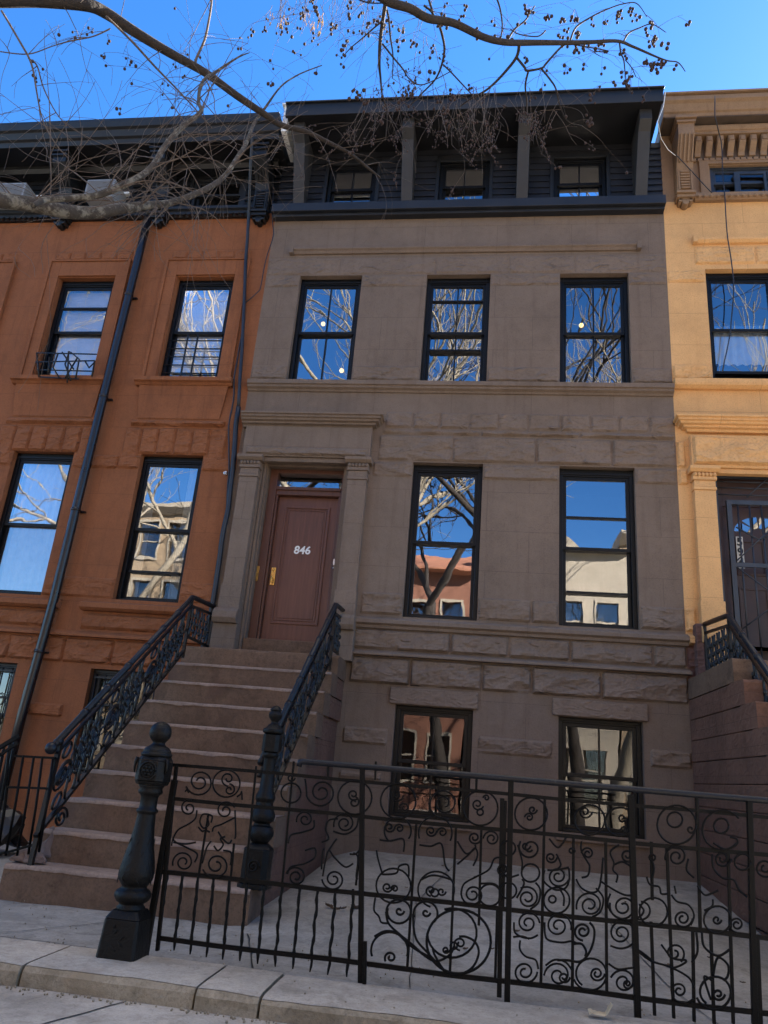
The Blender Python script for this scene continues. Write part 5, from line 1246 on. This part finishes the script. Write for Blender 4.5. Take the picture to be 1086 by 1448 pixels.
# --- tree overhead: trunk behind the photographer
tB = thing('bare_tree', (2.6, -11.2, .1), 'bare street tree overhanging from above with drooping twigs and dark seed balls', 'tree', 'bare street trees')
U1 = [(470, -60, 14), (520, -18, 13), (548, 2, 12.5), (580, 12, 12), (605, 26, 11.5), (640, 33, 10.5), (680, 50, 9.5), (712, 59, 9), (740, 62, 8.5), (793, 61, 7), (840, 60, 5.5), (876, 59, 4.5), (895, 67, 3.6), (918, 77, 3), (943, 86, 2), (960, 89, 1.6), (970, 102, 1.1)]
UB = [
 ([(735, 62, 4.5), (731, 80, 4.2), (715, 100, 3.8), (690, 125, 3), (668, 138, 2.4), (650, 150, 1.6)], -3.9, -3.5),
 ([(731, 82, 3.5), (742, 95, 3.5), (746, 100, 3.3), (766, 96, 3), (772, 90, 3), (790, 70, 2.8), (800, 62, 2.6)], -3.8, -3.8),
 ([(766, 97, 3), (778, 112, 2.8), (786, 125, 2.4), (792, 150, 1.8), (803, 172, 1.2), (822, 178, .9)], -3.8, -3.3),
 ([(746, 100, 3), (742, 120, 2.6), (744, 140, 2), (746, 165, 1.6), (762, 185, 1.3), (768, 212, 1.)], -3.8, -3.3),
 ([(619, 30, 4), (625, 50, 3.8), (628, 70, 3.4), (624, 92, 3), (615, 112, 2.4), (598, 130, 2), (580, 148, 1.5)], -4.2, -3.6),
 ([(626, 92, 2.6), (640, 105, 2.4), (660, 125, 2), (672, 138, 1.6), (688, 160, 1.3), (692, 190, 1.1), (694, 212, 1.)], -4.0, -3.4),
 ([(805, 60, 3), (815, 38, 2.8), (840, 22, 2.4), (862, 12, 2), (880, 6, 1.8), (900, 5, 1.4), (914, 24, 1.)], -3.8, -3.6),
 ([(882, 58, 2.6), (890, 46, 2.4), (905, 39, 2), (922, 34, 1.6), (942, 46, 1.)], -3.7, -3.6),
 ([(876, 60, 2.4), (878, 75, 2.2), (882, 85, 2), (884, 105, 1.5), (886, 122, 1.2)], -3.7, -3.6),
 ([(884, 84, 1.6), (893, 95, 1.4), (899, 108, 1.2)], -3.65, -3.6),
 ([(718, 58, 3), (728, 42, 2.8), (742, 30, 2.4), (750, 18, 2), (756, 8, 1.6)], -3.9, -3.9),
 ([(546, 0, 6), (541, 30, 5.5), (537, 60, 5), (536, 90, 4), (538, 110, 3), (541, 135, 2.2), (548, 160, 1.6), (545, 200, 1.2)], -4.5, -3.7),
 ([(540, 62, 3), (556, 82, 2.8), (570, 98, 2.5), (580, 112, 2), (600, 120, 1.6), (640, 100, 1.2)], -4.4, -3.9),
 ([(541, 0, 3.5), (549, 20, 3.3), (552, 50, 2.8), (556, 80, 2), (555, 110, 1.4)], -4.4, -4.),
 ([(540, 30, 3), (525, 42, 2.4), (510, 55, 2), (495, 68, 1.6), (485, 80, 1.)], -4.4, -4.2),
 ([(600, 8, 3.5), (610, 16, 3.4), (616, 28, 3.2)], -4.3, -4.2), ([(602, -20, 3.4), (606, 0, 3.4), (612, 18, 3.2)], -4.3, -4.2),
 ([(700, -10, 2.8), (707, 10, 2.6), (710, 35, 2.4), (708, 55, 2.2)], -4., -3.95),
 ([(793, 60, 2.), (860, 72, 1.6), (840, 73, 1.2), (850, 80, .9)], -3.8, -3.7),
 ([(772, 44, 2.), (760, 52, 1.8), (735, 48, 1.6), (722, 40, 1.2)], -3.9, -3.9),
 ([(480, -20, 3), (500, -5, 2.6), (520, 3, 2.2), (545, 4, 1.6)], -4.4, -4.4)]
m_, mr = do_branch(tB, U1, -5.0, -3.5, 'bark', 11.)
BB = [do_branch(tB, q, y0, y1, 'bark', 12.+i, .012, 6) for i, (q, y0, y1) in enumerate(UB)]
s = MB(); s.tube([(2.6, -11.2, -.1), (2.55, -11.15, 1.5), (2.3, -10.9, 3.2), (1.7, -10.2, 5.0), (.5, -8.6, 6.6), tuple(m_[0].lerp(Vector((.5, -8.6, 6.6)), .4)), tuple(m_[0])], [.2, .16, .14, .12, .09, .07, mr[0]], 12); s.build('trunk', 'bark', tB)
rnd = random.Random(5); tw = MB(); ends = []; dead = []
for bi in range(len(BB)):
    pts, rs = BB[bi]
    for _ in range(5):
        i = rnd.randint(2, len(pts)-1); a = rnd.uniform(-3.1, 3.1); d = Vector((math.cos(a), rnd.gauss(0, .35), math.sin(a)*.8-.2))
        twig(tw, pts[i], d, rnd.uniform(.15, .5), rnd.uniform(.0022, .0035), 1, rnd, .7, .3, ends, 1.6)
# drooping strings of the overhead limb
for (ua, ub, va, vb, n, L) in ((515, 700, 118, 150, 46, (.35, .75)), (690, 800, 120, 160, 16, (.3, .6)), (520, 640, 20, 110, 14, (.3, .6)), (430, 545, -25, 10, 40, (.3, .7)), (380, 450, -20, 10, 16, (.25, .5))):
    for _ in range(n):
        u, v = rnd.uniform(ua, ub), rnd.uniform(va, vb); p = at(u, v, rnd.uniform(-4.1, -3.4))
        d = Vector((rnd.gauss(0, .35), rnd.gauss(0, .2), -1)); twig(tw, p, d, rnd.uniform(*L), rnd.uniform(.0022, .0036), 1 if rnd.random() < .6 else 0, rnd, .8, .24, ends if v < 60 else dead, 1.5)
o = tw.build('twigs', 'twig', tB); o['kind'] = 'stuff'
rnd.shuffle(ends); rnd.shuffle(dead)
for p, d in ends[:64]: seed_cluster(tB, p, rnd, rnd.randint(2, 5), .0145, .045)
s = MB()
for p, d in ends[64:150]:
    for _ in range(rnd.randint(1, 3)): q = p+Vector((rnd.gauss(0, .02), rnd.gauss(0, .02), -abs(rnd.gauss(0, .03)))); s.tube([p, q], .0016, 3, cap=False); s.ball(tuple(q), .0135*rnd.uniform(.8, 1.2), 6, 1.2)
for p, d in dead:
    for k in range(rnd.randint(5, 12)): q = p-d*(.02*k)+Vector((rnd.gauss(0, .015), rnd.gauss(0, .015), rnd.gauss(0, .012))); s.ball(tuple(q), .0075*rnd.uniform(.6, 1.2), 4, 1.6)
o = s.build('seed_husks', 'seed', tB); o['kind'] = 'stuff'
POD = [(383, 28, 10), (399, 35, 18), (434, 30, 8), (451, 42, 12), (456, 28, 16), (443, 38, 14)]
for u, v, n in POD:
    s = MB(); p = at(u, v-8, -4.3)
    for _ in range(n): a = p+Vector((rnd.gauss(0, .016), rnd.gauss(0, .016), rnd.uniform(-.11, .03))); s.tube([a, a+Vector((rnd.gauss(0, .006), 0, -.04))], [.004, .002], 4)
    s.build('dry_catkin', 'dry_pod', tB)
# seed balls along the right limb
for u, v in [(790, 50), (795, 30), (797, 65), (818, 48), (838, 32), (876, 20), (894, 15), (893, 22), (898, 28), (872, 30), (922, 36), (915, 42), (922, 55), (938, 62), (926, 60), (944, 64), (914, 86), (922, 92), (930, 88), (936, 92), (921, 98), (930, 102), (888, 118), (886, 125), (800, 97), (815, 72), (845, 66), (828, 68)]:
    seed_cluster(tB, at(u, v-5, -3.62), rnd, rnd.randint(2, 5), .0155, .038)

# ================================================================== ACROSS THE STREET (seen mirrored in the windows)
def far_tree(loc, label, h, seed, mat, spread=1.):
    rnd = random.Random(seed); t = thing('bare_tree', loc, label, 'tree', 'bare trees across the street'); tr = MB(); tw = MB()
    def grow(p, d, L, r, lev):
        n = 5; pts = [p]; rs = [r]; dv = d
        for i in range(n):
            dv = (dv+Vector((rnd.gauss(0, .13), rnd.gauss(0, .13), rnd.gauss(0, .08)+.04))).normalized(); pts.append(pts[-1]+dv*L/n); rs.append(r*(1-.25*(i+1)/n))
        (tr if lev > 4 else tw).tube(pts, rs, 6 if lev > 3 else 3, cap=False)
        if lev > 0:
            for _ in range(3):
                a = rnd.uniform(0, 6.28); sp = rnd.uniform(.35, .95); o = dv.orthogonal().normalized(); o2 = dv.cross(o)
                grow(pts[rnd.randint(3, n)], (dv+(o*math.cos(a)+o2*math.sin(a))*sp*spread).normalized(), L*rnd.uniform(.6, .85), rs[-1]*.78, lev-1)
    grow(Vector(loc), Vector((0, 0, 1)), h*.3, .24, 6)
    tr.build('trunk', mat, t); o = tw.build('twigs', mat, t); o['kind'] = 'stuff'
far_tree((-6.9, -16.6, .05), 'bare sunlit tree across the street, mirrored in the left windows', 26, 3, 'pale_bark')
far_tree((-.9, -16.8, .05), 'bare dark tree across the street, mirrored in the middle windows', 24, 11, 'bark')
far_tree((4.4, -16.8, .05), 'bare sunlit tree across the street, mirrored in the right windows', 22, 8, 'pale_bark')
far_tree((-12.4, -16.6, .05), 'bare sunlit tree across the street, mirrored in the orange house windows', 25, 15, 'pale_bark')
far_tree((-5.5, -11.3, -.1), 'bare pale tree at the kerb behind the photographer, mirrored in the third-floor windows', 22, 31, 'pale_bark', .55)
def far_house(x0, x1, top, mat, label, kind):
    yy = -24.5; h = thing('row_house', ((x0+x1)/2, yy, .05), label, 'house', 'houses across the street')
    w = (x1-x0); cols = [(x0+w*(.07+.235*i), x0+w*(.07+.235*i)+w*.145) for i in range(4)]
    hl = [(a, b, z, z+1.7) for a, b in cols for z in (1.2, 4.3, 7.4, 10.3) if z+1.9 < top]
    s = MB(); t = MB(); wall_grid(t, x0, x1, 0, top, hl, 0., -.25)
    s.add([(p[0], yy-p[1]*-1 if False else yy+p[1], p[2]) for p in t.v], t.f); s.box(x0, x1, yy-9, yy-.4, 0, top-.05); s.build('wall', mat, h)
    for a, b, c, d in hl:
        s = MB(); s.box(a, b, yy-.2, yy-.15, c, d); wd = s.build('window', 'clear_glass', h)
        f = MB(); f.box(a-.08, a, yy-.05, yy+.05, c-.1, d+.1).box(b, b+.08, yy-.05, yy+.05, c-.1, d+.1).box(a, b, yy-.05, yy+.05, d, d+.12).box(a, b, yy-.05, yy+.08, c-.12, c).box(a, b, yy-.14, yy-.08, (c+d)/2-.03, (c+d)/2+.03)
        f.build('window_frame', 'far_cream', wd)
    if kind == 'tile':
        s = MB(); s.prism([(yy+.7, top-.1), (yy+.7, top), (yy-3, top+1.6), (yy-9, top+1.6), (yy-9, top-.1)], x0-.1, x1+.1); s.build('roof', 'clay_tile', h)
    elif kind == 'gable':
        s = MB(); s.box(x0, x1, yy-9, yy+.4, top, top+.3); n = (x0+x1)/2
        s.add([(n-1.6, yy+.3, top+.3), (n+1.6, yy+.3, top+.3), (n, yy+.3, top+1.9), (n-1.6, yy-4, top+.3), (n+1.6, yy-4, top+.3), (n, yy-4, top+1.9)], [(0, 1, 2), (3, 5, 4), (0, 2, 5, 3), (1, 4, 5, 2)]); s.build('roof', 'far_cream', h)
    else:
        s = MB(); s.prism([(yy-9, top), (yy+.15, top), (yy+.5, top+.3), (yy+.5, top+.5), (yy-9, top+.5)], x0, x1); s.build('cornice', 'far_cream', h)
far_house(-20, -13.6, 12.4, 'far_tan', 'tan flat-roofed house across the street, leftmost of the far row', 'flat')
far_house(-13.5, -7.1, 12.6, 'far_brick', 'brick flat-roofed house across the street, beside the tan one', 'flat')
far_house(-7.0, -.6, 10.6, 'far_brick', 'brick house across the street with sloping clay tile roof', 'tile')
far_house(-.5, 5.9, 11.4, 'far_cream', 'cream house across the street with a gabled dormer', 'gable')
far_house(6.0, 12.4, 12.2, 'far_tan', 'tan flat-roofed house across the street, rightmost of the far row', 'flat')

# ================================================================== LIGHT
EL, AZ = math.radians(32), math.radians(48)
w = bpy.data.worlds.new("World"); scene.world = w; w.use_nodes = True; nt = w.node_tree; nt.nodes.clear()
sky = nt.nodes.new('ShaderNodeTexSky'); sky.sky_type = 'NISHITA'; sky.sun_disc = False
sky.sun_elevation = EL; sky.sun_rotation = AZ; sky.altitude = 0; sky.air_density = 1.0; sky.dust_density = .2; sky.ozone_density = 5.0
bg = nt.nodes.new('ShaderNodeBackground'); bg.inputs[1].default_value = .08; wo = nt.nodes.new('ShaderNodeOutputWorld')
hs = nt.nodes.new('ShaderNodeHueSaturation'); hs.inputs['Saturation'].default_value = 1.22; hs.inputs['Hue'].default_value = .505; hs.inputs['Value'].default_value = .86
nt.links.new(sky.outputs[0], hs.inputs['Color'])
# bright cloud cap added out of view overhead to whiten the ground light
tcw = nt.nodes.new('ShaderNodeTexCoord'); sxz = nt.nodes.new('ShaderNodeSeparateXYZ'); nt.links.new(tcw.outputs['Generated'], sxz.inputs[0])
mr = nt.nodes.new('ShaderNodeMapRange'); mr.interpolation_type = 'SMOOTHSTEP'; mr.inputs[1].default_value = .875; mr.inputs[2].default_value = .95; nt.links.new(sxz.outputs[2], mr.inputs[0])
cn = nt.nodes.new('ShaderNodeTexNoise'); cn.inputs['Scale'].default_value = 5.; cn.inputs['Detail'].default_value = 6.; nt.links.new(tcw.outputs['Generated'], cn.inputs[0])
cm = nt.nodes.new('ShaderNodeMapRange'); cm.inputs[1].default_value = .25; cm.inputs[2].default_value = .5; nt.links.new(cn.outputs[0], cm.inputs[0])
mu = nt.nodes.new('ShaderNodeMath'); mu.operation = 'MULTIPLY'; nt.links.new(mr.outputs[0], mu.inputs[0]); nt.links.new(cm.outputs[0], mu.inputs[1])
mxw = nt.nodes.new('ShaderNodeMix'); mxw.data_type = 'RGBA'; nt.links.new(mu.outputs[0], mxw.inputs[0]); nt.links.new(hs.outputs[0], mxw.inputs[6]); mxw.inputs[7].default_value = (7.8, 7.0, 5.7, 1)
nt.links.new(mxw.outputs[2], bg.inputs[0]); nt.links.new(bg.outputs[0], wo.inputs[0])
sd = bpy.data.lights.new('sun', 'SUN'); sd.energy = 5.0; sd.angle = math.radians(.53); sd.color = (1, .93, .82)
so = bpy.data.objects.new('sun', sd); COL.objects.link(so)
sdir = Vector((math.sin(AZ)*math.cos(EL), math.cos(AZ)*math.cos(EL), math.sin(EL)))
so.rotation_euler = sdir.to_track_quat('Z', 'Y').to_euler()
vs = scene.view_settings
vs.view_transform = 'Standard'; vs.look = 'None'; vs.exposure = 2.55; vs.gamma = 1; vs.use_curve_mapping = False
